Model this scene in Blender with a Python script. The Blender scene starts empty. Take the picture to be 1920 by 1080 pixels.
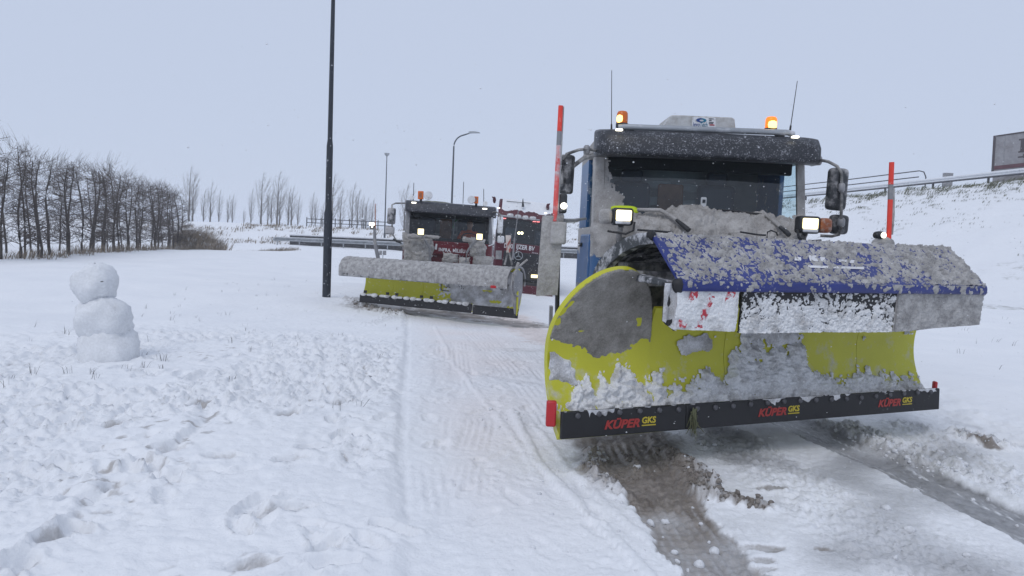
import bpy, bmesh, math, random
import numpy as np
from mathutils import Matrix, Vector, Euler

random.seed(7)
RNG = np.random.default_rng(11)
scene = bpy.context.scene
COL = scene.collection
PI = math.pi

# ------------------------------------------------------------------ camera
EYE = Vector((0.0, 0.0, 1.65))
FPX = 1300.0
TILT = math.radians(4.27)
ROLL = math.radians(2.45)
CAMR = Matrix.Rotation(PI / 2 - TILT, 3, 'X') @ Matrix.Rotation(ROLL, 3, 'Z')
cam_data = bpy.data.cameras.new('camera')
cam_data.sensor_width = 36.0
cam_data.lens = FPX / 1920.0 * 36.0
cam_data.clip_start = 0.05
cam_data.clip_end = 3000.0
cam = bpy.data.objects.new('camera', cam_data)
cam.matrix_world = Matrix.Translation(EYE) @ CAMR.to_4x4()
COL.objects.link(cam)
scene.camera = cam

# ------------------------------------------------------------------ sky, sun, exposure
SUN_EL, SUN_ROT = math.radians(52), math.radians(200)
world = bpy.data.worlds.new('World')
scene.world = world
world.use_nodes = True
wn, wl = world.node_tree.nodes, world.node_tree.links
for n_ in list(wn):
    wn.remove(n_)
w_out = wn.new('ShaderNodeOutputWorld')
w_bg = wn.new('ShaderNodeBackground')
w_sky = wn.new('ShaderNodeTexSky')
w_sky.sky_type = 'NISHITA'
w_sky.sun_disc = False
w_sky.sun_elevation = SUN_EL
w_sky.sun_rotation = SUN_ROT
w_bg.inputs['Strength'].default_value = 0.1
w_mix = wn.new('ShaderNodeMix')            # an even cloud deck over the clear sky
w_mix.data_type = 'RGBA'
w_mix.inputs[0].default_value = 0.94
w_mix.inputs[7].default_value = (5.35, 6.05, 7.6, 1)
wl.new(w_sky.outputs[0], w_mix.inputs[6])
wl.new(w_mix.outputs[2], w_bg.inputs['Color'])
wl.new(w_bg.outputs[0], w_out.inputs['Surface'])

sun_data = bpy.data.lights.new('sun', 'SUN')
sun_data.energy = 0.8
sun_data.angle = math.radians(30)
sun_data.color = (1.0, 0.97, 0.94)
sun = bpy.data.objects.new('sun', sun_data)
sun.rotation_euler = (PI / 2 - SUN_EL, 0, math.radians(-25))
COL.objects.link(sun)

scene.view_settings.view_transform = 'Standard'
scene.view_settings.look = 'None'
scene.view_settings.exposure = 0.06
scene.view_settings.gamma = 1.0
scene.view_settings.use_curve_mapping = False
scene.cycles.volume_bounces = 1
scene.cycles.max_bounces = 8
scene.cycles.transparent_max_bounces = 12


# ------------------------------------------------------------------ pixel helpers (1920 x 1080 photo)
PLANE = None      # (name of a thing, its own depth): then at() meets that thing's turned planes


def at(px, py, Y):
    if PLANE:
        Mi = TM[PLANE[0]].inverted()
        o_ = Mi @ EYE
        dl_ = Mi.to_3x3() @ (CAMR @ Vector(((px - 960) / FPX, -(py - 540) / FPX, -1.0)))
        return EYE + (TM[PLANE[0]].to_3x3() @ dl_) * ((Y - PLANE[1] - o_.y) / dl_.y)
    d = CAMR @ Vector(((px - 960) / FPX, -(py - 540) / FPX, -1.0))
    return EYE + d * (Y / d.y)


def gp(px, py, z=0.0):
    d = CAMR @ Vector(((px - 960) / FPX, -(py - 540) / FPX, -1.0))
    return EYE + d * ((z - EYE.z) / d.z)


# ------------------------------------------------------------------ numpy noise
_perm = RNG.permutation(256).astype(np.int64)
_perm = np.concatenate([_perm, _perm, _perm])
_grad = RNG.normal(size=(256, 3))
_grad /= np.linalg.norm(_grad, axis=1)[:, None]


def pn(P, freq=1.0, seed=0.0):
    """gradient noise of points (N,3), about -1..1"""
    P = np.asarray(P, float) * freq + np.array([seed * 17.13, seed * 7.71, seed * 3.37])
    I = np.floor(P).astype(np.int64)
    F = P - I
    U = F * F * F * (F * (F * 6 - 15) + 10)
    I &= 255
    res = 0
    for dx in (0, 1):
        wx = U[:, 0] if dx else 1 - U[:, 0]
        for dy in (0, 1):
            wy = U[:, 1] if dy else 1 - U[:, 1]
            for dz in (0, 1):
                wz = U[:, 2] if dz else 1 - U[:, 2]
                h = _perm[_perm[_perm[(I[:, 0] + dx) & 255] + ((I[:, 1] + dy) & 255)] + ((I[:, 2] + dz) & 255)]
                g = _grad[h]
                res = res + wx * wy * wz * (g[:, 0] * (F[:, 0] - dx) + g[:, 1] * (F[:, 1] - dy) + g[:, 2] * (F[:, 2] - dz))
    return res * 1.6


def fbm(P, freq, oct=3, seed=0.0, gain=0.5, billow=False):
    a, s = 1.0, 0
    for k in range(oct):
        n = pn(P, freq * 2.03 ** k, seed + k * 3.1)
        s = s + a * (np.abs(n) * 2 - 0.6 if billow else n)
        a *= gain
    return s


def smooth(a, b, x):
    t = np.clip((x - a) / (b - a), 0, 1)
    return t * t * (3 - 2 * t)


# ------------------------------------------------------------------ materials
MATS = {}


def new_mat(name):
    m = bpy.data.materials.new(name)
    m.use_nodes = True
    n = m.node_tree.nodes
    return m, n, m.node_tree.links, n['Principled BSDF']


def noise_node(n, l, tc, scale, detail=4, rough=0.55):
    t = n.new('ShaderNodeTexNoise')
    t.inputs['Scale'].default_value = scale
    t.inputs['Detail'].default_value = detail
    t.inputs['Roughness'].default_value = rough
    l.new(tc, t.inputs['Vector'])
    return t


def ramp_node(n, l, fac, a, b):
    r = n.new('ShaderNodeMapRange')
    r.inputs['From Min'].default_value = a
    r.inputs['From Max'].default_value = b
    l.new(fac, r.inputs['Value'])
    return r.outputs[0]


def mixc(n, l, fac, a, b):
    m = n.new('ShaderNodeMix')
    m.data_type = 'RGBA'
    for sock, v in ((m.inputs[0], fac), (m.inputs[6], a), (m.inputs[7], b)):
        if isinstance(v, (int, float)):
            sock.default_value = v
        elif isinstance(v, (tuple, list)):
            sock.default_value = (*v[:3], 1)
        else:
            l.new(v, sock)
    return m.outputs[2]


def pmat(name, col, rough=0.5, metal=0.0, dirt=None, dcol=(.42, .40, .385), dscale=6.0, var=.18, bump=.15, bscale=60, zgrad=None):
    """paint, rubber or metal with a film of dirt or snow; dirt = (lo, hi) noise thresholds"""
    if name in MATS:
        return MATS[name]
    m, n, l, b = new_mat(name)
    tc = n.new('ShaderNodeTexCoord').outputs['Object']
    v = noise_node(n, l, tc, 2.3, 5)
    c = mixc(n, l, ramp_node(n, l, v.outputs[0], .3, .7), tuple(x * (1 - var) for x in col), tuple(min(1, x * (1 + var)) for x in col))
    rsock = None
    if dirt:
        dn = noise_node(n, l, tc, dscale, 8, .65)
        pt = noise_node(n, l, tc, dscale * .16, 3)
        pa = n.new('ShaderNodeMath')
        pa.operation = 'MULTIPLY_ADD'
        l.new(pt.outputs[0], pa.inputs[0])
        pa.inputs[1].default_value = .30
        l.new(dn.outputs[0], pa.inputs[2])
        pb = n.new('ShaderNodeMath')
        pb.operation = 'SUBTRACT'
        l.new(pa.outputs[0], pb.inputs[0])
        pb.inputs[1].default_value = .15
        fac = pb.outputs[0]
        if zgrad:                       # (z0, z1, amount): dirt gathers with height on the thing
            sx = n.new('ShaderNodeSeparateXYZ')
            l.new(tc, sx.inputs[0])
            zz = n.new('ShaderNodeMapRange')
            zz.inputs['From Min'].default_value = zgrad[0]
            zz.inputs['From Max'].default_value = zgrad[1]
            zz.inputs['To Min'].default_value = -zgrad[2]
            zz.inputs['To Max'].default_value = zgrad[2]
            l.new(sx.outputs[2], zz.inputs['Value'])
            ad = n.new('ShaderNodeMath')
            l.new(fac, ad.inputs[0])
            l.new(zz.outputs[0], ad.inputs[1])
            fac = ad.outputs[0]
        f = ramp_node(n, l, fac, dirt[0], dirt[1])
        dv = noise_node(n, l, tc, dscale * 5, 4)
        dc = mixc(n, l, ramp_node(n, l, dv.outputs[0], .3, .7), tuple(x * .8 for x in dcol), tuple(min(1, x * 1.15) for x in dcol))
        c = mixc(n, l, f, c, dc)
        rr = n.new('ShaderNodeMapRange')
        rr.inputs['To Min'].default_value = rough
        rr.inputs['To Max'].default_value = .85
        l.new(f, rr.inputs['Value'])
        rsock = rr.outputs[0]
    l.new(c, b.inputs['Base Color'])
    b.inputs['Metallic'].default_value = metal
    if rsock is not None:
        l.new(rsock, b.inputs['Roughness'])
    else:
        b.inputs['Roughness'].default_value = rough
    if bump:
        bn = noise_node(n, l, tc, bscale, 5)
        bp = n.new('ShaderNodeBump')
        bp.inputs['Strength'].default_value = bump
        bp.inputs['Distance'].default_value = .01
        l.new(bn.outputs[0], bp.inputs['Height'])
        l.new(bp.outputs[0], b.inputs['Normal'])
    MATS[name] = m
    return m


def crustmat(name, dark, light, scale=7.0, lo=.38, hi=.62, fine=90, bump=.5, rough=.8):
    if name in MATS:
        return MATS[name]
    m, n, l, b = new_mat(name)
    tc = n.new('ShaderNodeTexCoord').outputs['Object']
    a = noise_node(n, l, tc, scale, 6, .6)
    c = mixc(n, l, ramp_node(n, l, a.outputs[0], lo, hi), dark, light)
    f = noise_node(n, l, tc, fine, 3)
    c2 = mixc(n, l, ramp_node(n, l, f.outputs[0], .35, .75), tuple(x * .72 for x in dark), light)
    c = mixc(n, l, .35, c, c2)
    l.new(c, b.inputs['Base Color'])
    b.inputs['Roughness'].default_value = rough
    b.inputs['Specular IOR Level'].default_value = .3
    bp = n.new('ShaderNodeBump')
    bp.inputs['Strength'].default_value = bump
    bp.inputs['Distance'].default_value = .012
    l.new(f.outputs[0], bp.inputs['Height'])
    l.new(bp.outputs[0], b.inputs['Normal'])
    MATS[name] = m
    return m


def glowmat(name, col, strength):
    if name in MATS:
        return MATS[name]
    m, n, l, b = new_mat(name)
    b.inputs['Base Color'].default_value = (*col, 1)
    b.inputs['Emission Color'].default_value = (*col, 1)
    b.inputs['Emission Strength'].default_value = strength
    b.inputs['Roughness'].default_value = .3
    MATS[name] = m
    return m


def glassmat(name, tint=(.86, .93, .94), refl=.9, rough=.03, ior=1.62):
    if name in MATS:
        return MATS[name]
    m = bpy.data.materials.new(name)
    m.use_nodes = True
    n, l = m.node_tree.nodes, m.node_tree.links
    n.remove(n['Principled BSDF'])
    out = n['Material Output']
    tr = n.new('ShaderNodeBsdfTransparent')
    tr.inputs[0].default_value = (*tint, 1)
    gl = n.new('ShaderNodeBsdfGlossy')
    gl.inputs['Color'].default_value = (refl, refl, refl, 1)
    gl.inputs['Roughness'].default_value = rough
    fr = n.new('ShaderNodeFresnel')
    fr.inputs[0].default_value = ior
    mx = n.new('ShaderNodeMixShader')
    l.new(fr.outputs[0], mx.inputs[0])
    l.new(tr.outputs[0], mx.inputs[1])
    l.new(gl.outputs[0], mx.inputs[2])
    l.new(mx.outputs[0], out.inputs['Surface'])
    MATS[name] = m
    return m


DIRTY = (.40, .385, .37)
BLUE = pmat('cab_blue', (.018, .085, .215), .35, dirt=(.44, .5), dcol=(.33, .315, .30), dscale=4, zgrad=(1.2, 1.8, .42))
BLUE2 = pmat('door_blue', (.018, .085, .215), .35, dirt=(.55, .7), dcol=(.5, .5, .5), dscale=5)
HOODBLUE = pmat('hood_blue', (.012, .024, .165), .35, dirt=(.6, .72), dcol=(.45, .45, .46), dscale=14)
YEL = pmat('plow_yellow', (.51, .50, .022), .42, dirt=(.54, .80), dcol=(.52, .505, .47), dscale=8, var=.07, zgrad=(1.15, .40, .10))
YEL2 = pmat('clean_plow_yellow', (.55, .535, .02), .42, dirt=(.68, .82), dcol=(.5, .48, .44), dscale=5, var=.06)
BLACK = pmat('black_plastic', (.016, .017, .02), .5, dirt=(.62, .75), dcol=(.4, .4, .41), dscale=16)
VISOR = pmat('visor_dusted', (.020, .022, .028), .45, dirt=(.54, .78), dcol=(.5, .51, .55), dscale=55)
RUBBER = pmat('black_rubber', (.012, .012, .014), .6, dirt=(.66, .76), dcol=(.45, .45, .46), dscale=12)
DARK = pmat('dark_interior', (.022, .025, .03), .7)
SEATM = pmat('seat_cloth', (.07, .085, .11), .85)
GREYM = pmat('grey_steel', (.25, .25, .26), .5, .3, dirt=(.5, .65), dcol=DIRTY)
STEELD = pmat('dirty_steel', (.10, .10, .10), .6, .2, dirt=(.42, .6), dcol=(.36, .35, .34), dscale=9)
GALV = pmat('galvanised', (.34, .36, .38), .45, .5, dirt=(.55, .7), dcol=(.6, .61, .64))
POLEM = pmat('pole_black', (.012, .017, .026), .4, var=.3, dirt=(.66, .74), dcol=(.6, .61, .64), dscale=9)
POLEF = pmat('pole_grey', (.06, .07, .085), .5)
RED = pmat('lens_red', (.45, .015, .02), .3)
MAROON = pmat('maroon_paint', (.10, .010, .020), .35, dirt=(.60, .75), dcol=(.42, .41, .41), dscale=7)
REDP = pmat('stake_red', (.75, .05, .03), .5, dirt=(.62, .8), dcol=(.6, .5, .5), dscale=20)
WHITEP = pmat('white_paint', (.72, .73, .75), .5, dirt=(.5, .7), dcol=(.45, .44, .43), dscale=14)
ROOFBOX = pmat('roof_box', (.55, .56, .56), .55, dirt=(.45, .65), dcol=(.40, .39, .37), dscale=7)
ORANGE = pmat('orange_lens', (.62, .13, .008), .25)
ORANGED = pmat('dull_orange_lens', (.30, .09, .03), .4, dirt=(.5, .7), dcol=(.35, .32, .3), dscale=20)
TYRE = pmat('tyre_rubber', (.012, .012, .012), .8, dirt=(.5, .7), dcol=(.3, .28, .26), dscale=9)
GLASS = glassmat('windscreen_glass')
SIDEGLASS = glassmat('side_glass', (.78, .90, .92), .6, ior=1.04)
GLASS2 = glassmat('clear_windscreen', (.86, .9, .9), .8, ior=1.5)
LAMPON = glowmat('lamp_lit', (1.0, .84, .44), 2.0)
LAMPW = glowmat('lamp_white', (1.0, .95, .8), 2.2)
BEACON = glowmat('beacon_lit', (1.0, .20, .012), 1.0)
BEACONHOT = glowmat('beacon_hot', (1.0, .66, .18), 3.0)
TEXTR = pmat('print_red', (.36, .03, .025), .5, bump=0)
TEXTY = pmat('print_yellow', (.50, .40, .03), .5, bump=0)
TEXTW = pmat('print_white', (.68, .68, .70), .5, bump=0)
TEXTB = pmat('print_dark', (.03, .035, .045), .5, bump=0)
CR_GREY = crustmat('crust_grey', (.27, .255, .24), (.52, .505, .49), 6, .34, .66, rough=.55)
CR_HOOD = crustmat('crust_hood', (.25, .243, .24), (.52, .51, .50), 11)
CR_MUD = crustmat('crust_mud', (.15, .14, .125), (.37, .355, .33), 8, .33, .7, bump=.35)
CR_WHITE = crustmat('crust_white', (.42, .41, .40), (.86, .87, .88), 8, .30, .52)
CR_MIX = crustmat('crust_mixed', (.33, .32, .31), (.78, .79, .82), 5, .4, .6)
SNOWM = crustmat('clean_snow', (.76, .78, .81), (.84, .85, .87), 4, fine=60, bump=.35)


# ------------------------------------------------------------------ mesh collector
TM = {}          # object name -> matrix of its thing


def setp(o, label=None, cat=None, group=None, kind=None):
    if label:
        o['label'] = label
    if cat:
        o['category'] = cat
    if group:
        o['group'] = group
    if kind:
        o['kind'] = kind
    return o


def thing(name, label, cat, loc=(0, 0, 0), rot=(0, 0, 0), group=None):
    o = bpy.data.objects.new(name, None)
    o.empty_display_size = .2
    o.location = loc
    o.rotation_euler = rot
    COL.objects.link(o)
    TM[o.name] = Matrix.Translation(Vector(loc)) @ Euler(rot).to_matrix().to_4x4()
    return setp(o, label, cat, group)


class MB:
    def __init__(s):
        s.v, s.f = [], []

    def add(s, vs, fs):
        k = len(s.v)
        s.v += [tuple(p) for p in vs]
        s.f += [tuple(i + k for i in q) for q in fs]
        return s

    def box(s, c, d, R=None):
        x, y, z = d[0] / 2, d[1] / 2, d[2] / 2
        vs = [Vector(p) for p in ((-x, -y, -z), (x, -y, -z), (x, y, -z), (-x, y, -z), (-x, -y, z), (x, -y, z), (x, y, z), (-x, y, z))]
        if R is not None:
            vs = [R @ p for p in vs]
        c = Vector(c)
        return s.add([c + p for p in vs], [(0, 3, 2, 1), (4, 5, 6, 7), (0, 1, 5, 4), (1, 2, 6, 5), (2, 3, 7, 6), (3, 0, 4, 7)])

    def tube(s, pts, r, n=8, cap=True):
        pts = [Vector(p) for p in pts]
        rs = r if isinstance(r, (list, tuple)) else [r] * len(pts)
        vs, fs = [], []
        up = Vector((0, 0, 1))
        for i, p in enumerate(pts):
            t = (pts[min(i + 1, len(pts) - 1)] - pts[max(i - 1, 0)]).normalized()
            a = t.cross(up)
            if a.length < .05:
                a = t.cross(Vector((1, 0, 0)))
            a.normalize()
            b = t.cross(a)
            for k in range(n):
                w = 2 * PI * k / n
                vs.append(p + (a * math.cos(w) + b * math.sin(w)) * rs[i])
        for i in range(len(pts) - 1):
            for k in range(n):
                fs.append((i * n + k, i * n + (k + 1) % n, (i + 1) * n + (k + 1) % n, (i + 1) * n + k))
        if cap:
            fs.append(tuple(range(n))[::-1])
            fs.append(tuple((len(pts) - 1) * n + k for k in range(n)))
        return s.add(vs, fs)

    def lathe(s, c, prof, n=20, axis='Z'):
        vs, fs = [], []
        for r, h in prof:
            for k in range(n):
                w = 2 * PI * k / n
                p = (r * math.cos(w), r * math.sin(w), h)
                if axis == 'Y':
                    p = (p[0], p[2], p[1])
                elif axis == 'X':
                    p = (p[2], p[0], p[1])
                vs.append(Vector(c) + Vector(p))
        m = len(prof)
        for i in range(m - 1):
            for k in range(n):
                fs.append((i * n + k, i * n + (k + 1) % n, (i + 1) * n + (k + 1) % n, (i + 1) * n + k))
        fs.append(tuple(range(n))[::-1])
        fs.append(tuple((m - 1) * n + k for k in range(n)))
        return s.add(vs, fs)

    def prism(s, poly, ext):
        ext = Vector(ext)
        n = len(poly)
        vs = [Vector(p) for p in poly] + [Vector(p) + ext for p in poly]
        fs = [tuple(range(n))[::-1], tuple(range(n, 2 * n))] + [(i, (i + 1) % n, n + (i + 1) % n, n + i) for i in range(n)]
        return s.add(vs, fs)

    def build(s, name, mat, parent=None, space='L', bevel=0, seg=2, smooth_ang=35, label=None, cat=None, group=None, kind=None, origin=None, solid=0):
        vs = s.v
        M = TM.get(parent.name) if parent else None
        if parent and space == 'W':
            Mi = M.inverted()
            vs = [Mi @ Vector(p) for p in vs]
        if origin is not None:
            o0 = Vector(origin)
            vs = [Vector(p) - o0 for p in vs]
        me = bpy.data.meshes.new(name)
        me.from_pydata([tuple(p) for p in vs], [], s.f)
        bm = bmesh.new()
        bm.from_mesh(me)
        bmesh.ops.recalc_face_normals(bm, faces=bm.faces)
        bm.to_mesh(me)
        bm.free()
        me.materials.append(mat)
        me.shade_smooth()
        me.set_sharp_from_angle(angle=math.radians(smooth_ang))
        o = bpy.data.objects.new(name, me)
        COL.objects.link(o)
        if parent:
            o.parent = parent
            TM[o.name] = M
        if origin is not None:
            o.location = origin
        if solid:
            md = o.modifiers.new('Solidify', 'SOLIDIFY')
            md.thickness = solid
            md.offset = 0
        if bevel:
            md = o.modifiers.new('Bevel', 'BEVEL')
            md.width = bevel
            md.segments = seg
            md.limit_method = 'ANGLE'
            md.angle_limit = math.radians(40)
        return setp(o, label, cat, group, kind)


def rawmesh(name, V, Q, mat, parent=None, space='L', smoothed=True, kind=None, label=None, cat=None, group=None):
    """numpy vertices (N,3) and quads or triangles (M,k)"""
    V = np.asarray(V, np.float32)
    if parent is not None and space == 'W':
        Mi = np.array(TM[parent.name].inverted())
        V = V @ Mi[:3, :3].T + Mi[:3, 3]
    Q = np.asarray(Q, np.int32)
    k = Q.shape[1]
    me = bpy.data.meshes.new(name)
    me.vertices.add(len(V))
    me.vertices.foreach_set('co', V.astype(np.float32).ravel())
    me.loops.add(Q.size)
    me.loops.foreach_set('vertex_index', Q.ravel())
    me.polygons.add(len(Q))
    me.polygons.foreach_set('loop_start', np.arange(0, Q.size, k, dtype=np.int32))
    me.polygons.foreach_set('loop_total', np.full(len(Q), k, np.int32))
    me.polygons.foreach_set('use_smooth', np.full(len(Q), smoothed, bool))
    me.update(calc_edges=True)
    me.materials.append(mat)
    o = bpy.data.objects.new(name, me)
    COL.objects.link(o)
    if parent is not None:
        o.parent = parent
        TM[o.name] = TM[parent.name]
    return setp(o, label, cat, group, kind)


def crust(name, surf, nu, nv, hfun, mat, parent=None, space='L', flip=False, cut=-.002, **kw):
    """a caked layer of snow on a surface: surf(u, v) -> points; hfun(P, U, V) -> height along the normal.
    Where the height drops below zero the layer ends and what lies under it shows."""
    u, v = np.meshgrid(np.linspace(0, 1, nu), np.linspace(0, 1, nv), indexing='ij')
    U, W = u.ravel(), v.ravel()
    e = 1e-3
    P = surf(U, W)
    a = surf(np.clip(U + e, 0, 1), W) - surf(np.clip(U - e, 0, 1), W)
    b = surf(U, np.clip(W + e, 0, 1)) - surf(U, np.clip(W - e, 0, 1))
    N = np.cross(a, b)
    N /= np.linalg.norm(N, axis=1)[:, None] + 1e-12
    if flip:
        N = -N
    h = np.maximum(hfun(P, U, W), -.006)
    V = P + N * h[:, None]
    idx = np.arange(nu * nv).reshape(nu, nv)
    Q = np.stack([idx[:-1, :-1], idx[1:, :-1], idx[1:, 1:], idx[:-1, 1:]], -1).reshape(-1, 4)
    if flip:
        Q = Q[:, ::-1]
    Q = Q[(h[Q] > cut).any(1)]
    used, inv = np.unique(Q, return_inverse=True)
    return rawmesh(name, V[used], inv.reshape(-1, 4), mat, parent, space, **kw)


def text(body, name, mat, parent, origin, xdir, up, size, space='W', shear=0.0, ext=.001, width=None, label=None, spacing=1.0, bold=0.0):
    cu = bpy.data.curves.new(name, 'FONT')
    cu.body = body
    cu.size = size
    cu.shear = shear
    cu.extrude = ext
    cu.offset = bold
    cu.space_character = spacing
    cu.resolution_u = 3
    tmp = bpy.data.objects.new(name + '_curve', cu)
    me = bpy.data.meshes.new_from_object(tmp)
    bpy.data.objects.remove(tmp)
    bpy.data.curves.remove(cu)
    X = Vector(xdir).normalized()
    Z = X.cross(Vector(up)).normalized()
    Yv = Z.cross(X)
    xs = [p.co.x for p in me.vertices]
    k = width / (max(xs) - min(xs)) if width else 1.0
    V = [Vector(origin) + X * ((p.co.x - min(xs)) * k) + Yv * p.co.y + Z * p.co.z for p in me.vertices]
    mb = MB()
    mb.add(V, [tuple(p.vertices) for p in me.polygons])
    bpy.data.meshes.remove(me)
    return mb.build(name, mat, parent, space, label=label)


def dup(root, loc=None, rot=None, scale=None, label=None, group=None):
    r = root.copy()
    COL.objects.link(r)
    if loc is not None:
        r.location = loc
    if rot is not None:
        r.rotation_euler = rot
    if scale is not None:
        r.scale = scale
    if label:
        r['label'] = label
    if group:
        r['group'] = group
    for ch in list(root.children):
        c = ch.copy()
        COL.objects.link(c)
        c.parent = r
        for g in list(ch.children):
            d = g.copy()
            COL.objects.link(d)
            d.parent = c
    return r


ORD = ('first second third fourth fifth sixth seventh eighth ninth tenth eleventh twelfth thirteenth fourteenth fifteenth '
       'sixteenth seventeenth eighteenth nineteenth twentieth twenty-first twenty-second twenty-third twenty-fourth '
       'twenty-fifth twenty-sixth twenty-seventh twenty-eighth twenty-ninth thirtieth').split()


# ================================================================== GROUND
def seg_dist(X, Y, line):
    """distance to a polyline, signed side (+ = left of its direction), length along it"""
    best = np.full(X.shape, 1e9)
    side = np.zeros(X.shape)
    along = np.zeros(X.shape)
    L = 0.0
    for (ax, ay), (bx, by) in zip(line[:-1], line[1:]):
        dx, dy = bx - ax, by - ay
        ll = math.hypot(dx, dy)
        t = np.clip(((X - ax) * dx + (Y - ay) * dy) / (ll * ll), 0, 1)
        ex, ey = X - ax - t * dx, Y - ay - t * dy
        d = np.hypot(ex, ey)
        m = d < best
        best = np.where(m, d, best)
        side = np.where(m, np.sign(dx * ey - dy * ex), side)
        along = np.where(m, L + t * ll, along)
        L += ll
    return best, side, along


def pl(*pts):
    out = []
    for x, y in pts:
        z = 0.0
        for _ in range(6):
            g = gp(x, y, z)
            z = .5 * z + .5 * float(ground_base(g.x, g.y))
        out.append((g.x, g.y))
    return out


def ground_base(X, Y):
    X, Y = np.asarray(X, float), np.asarray(Y, float)
    near_l = 1 - smooth(-6, -14, X)
    z = -0.35 * smooth(8, 17, Y) * (.35 + .65 * near_l)
    z = z - .12 * smooth(18, 30, Y) * near_l
    camber = np.clip(X + 1.6, -4, 4.5) * smooth(12, 6, X)
    z = z - .045 * camber * smooth(13, 18, Y) * (1 - smooth(34, 44, Y))
    z = z + .2 * smooth(34, 46, Y) * near_l
    # the dike behind the guardrail, with a ditch at its left foot
    far = smooth(67, 80, Y + .25 * np.clip(-X - 22, 0, 40))
    z = z + far * 1.85
    z = z - .7 * np.exp(-((Y - 53 - .3 * (X + 24)) / 3.0) ** 2) * smooth(-17, -22, X) * (1 - smooth(-36, -44, X))
    return z


def grid_axis(lo, hi, d_lo, d_hi, step, grow):
    mid = list(np.arange(d_lo, d_hi, step))
    a, s = [], step
    x = d_lo
    while x > lo:
        s = s * (1 + grow)
        x -= s
        a.append(x)
    b, s = [], step
    x = mid[-1]
    while x < hi:
        s = s * (1 + grow)
        x += s
        b.append(x)
    return np.array(a[::-1] + mid + b)


def y_axis():
    ys, y = [], -4.0
    while y < 620:
        ys.append(y)
        if y < 2.2:
            y += .25
        elif y < 26:
            y += max(.013, .0048 * y)
        else:
            y += .02 * y
    return np.array(ys)


XA = grid_axis(-420, 420, -5.6, 4.6, .019, .024)
YA = y_axis()
GX, GY = [a.ravel() for a in np.meshgrid(XA, YA, indexing='ij')]
NXG, NYG = len(XA), len(YA)
GZ = ground_base(GX, GY)
P3 = np.stack([GX, GY, np.zeros_like(GX)], 1)
nearm = (GY < 24) & (GY > 1.5) & (np.abs(GX) < 16)
NI = np.where(nearm)[0]
x, y = GX[NI], GY[NI]
p = P3[NI]
dirt, ice, tint = np.zeros(len(NI)), np.zeros(len(NI)), np.zeros(len(NI))
h = np.zeros(len(NI))

EDGE_L = [tuple(gp(a, b).xy) for a, b in ((775, 1120), (790, 1040), (752, 900), (757, 760), (764, 660), (766, 592))] + [(-2.6, 17), (-3.6, 24), (-5, 34)]
EDGE_R = [(4.1, -4)] + [tuple(gp(a, b).xy) for a, b in ((1915, 835), (1760, 775))] + [(4.6, 9), (4.8, 14), (5.5, 24), (6.0, 34)]


def edge_x(line, Y):
    ys = np.array([q[1] for q in line])
    xs = np.array([q[0] for q in line])
    o = np.argsort(ys)
    return np.interp(Y, ys[o], xs[o])


xl = edge_x(EDGE_L, y)
xr = edge_x(EDGE_R, y)
wob = .07 * pn(p, 1.1, 4) + .05 * pn(p, 3.2, 5) + .02 * pn(p, 9, 6)
dl = xl - x + wob            # > 0 : snow field left of the road
dr = x - xr + wob * 2.5
road_in = smooth(.05, -.05, dl) * smooth(.06, -.06, dr)

# trampled field on the left
tramp = smooth(0, .25, dl) * smooth(13.5, 8.5, y) * smooth(-9, -5.5, x)
patch = smooth(-.5, .15, fbm(p, .5, 2, 9))
lump = fbm(p, 2.3, 5, 1, .56, True)
lump2 = fbm(p, 6.5, 3, 2, .55, True)
lump3 = fbm(p, 17, 2, 14, .6, True)
h += smooth(0, .12, dl) * (.035 + .010 * pn(p, .7, 3))
h += tramp * patch * (.044 * lump + .038 * lump2 + .016 * lump3)
dirt = np.maximum(dirt, .55 * tramp * smooth(-.1, -.5, lump2) * smooth(.15, .5, pn(p, 1.1, 15)) * smooth(.0, .4, pn(p, 7, 16)))
h += tramp * (1 - patch) * (.012 * lump + .009 * lump2 + .003 * lump3)
h += smooth(0, .3, dl) * (1 - tramp) * (.022 * fbm(p, .8, 3, 7) + .006 * fbm(p, 5, 2, 8, .5, True))
# right-hand verge: lumpy near the road then smooth
rv = smooth(-.1, .15, dr)
h += rv * (.05 + .02 * fbm(p, 1.2, 3, 12)) + rv * smooth(1.1, .2, dr) * .035 * lump
# road: pressed snow
h += road_in * (.012 * fbm(p, 1.1, 3, 20) + .006 * fbm(p, 6, 3, 21, .5, True) + (.004 + .006 * smooth(.2, .5, pn(p, 1.3, 22))) * lump3)
tint += road_in * smooth(.05, -.7, dl) * smooth(2.2, 6, y) * smooth(1.0, -.3, x) * (.36 + .30 * pn(p, .8, 30)) * smooth(20, 12, y)


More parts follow.
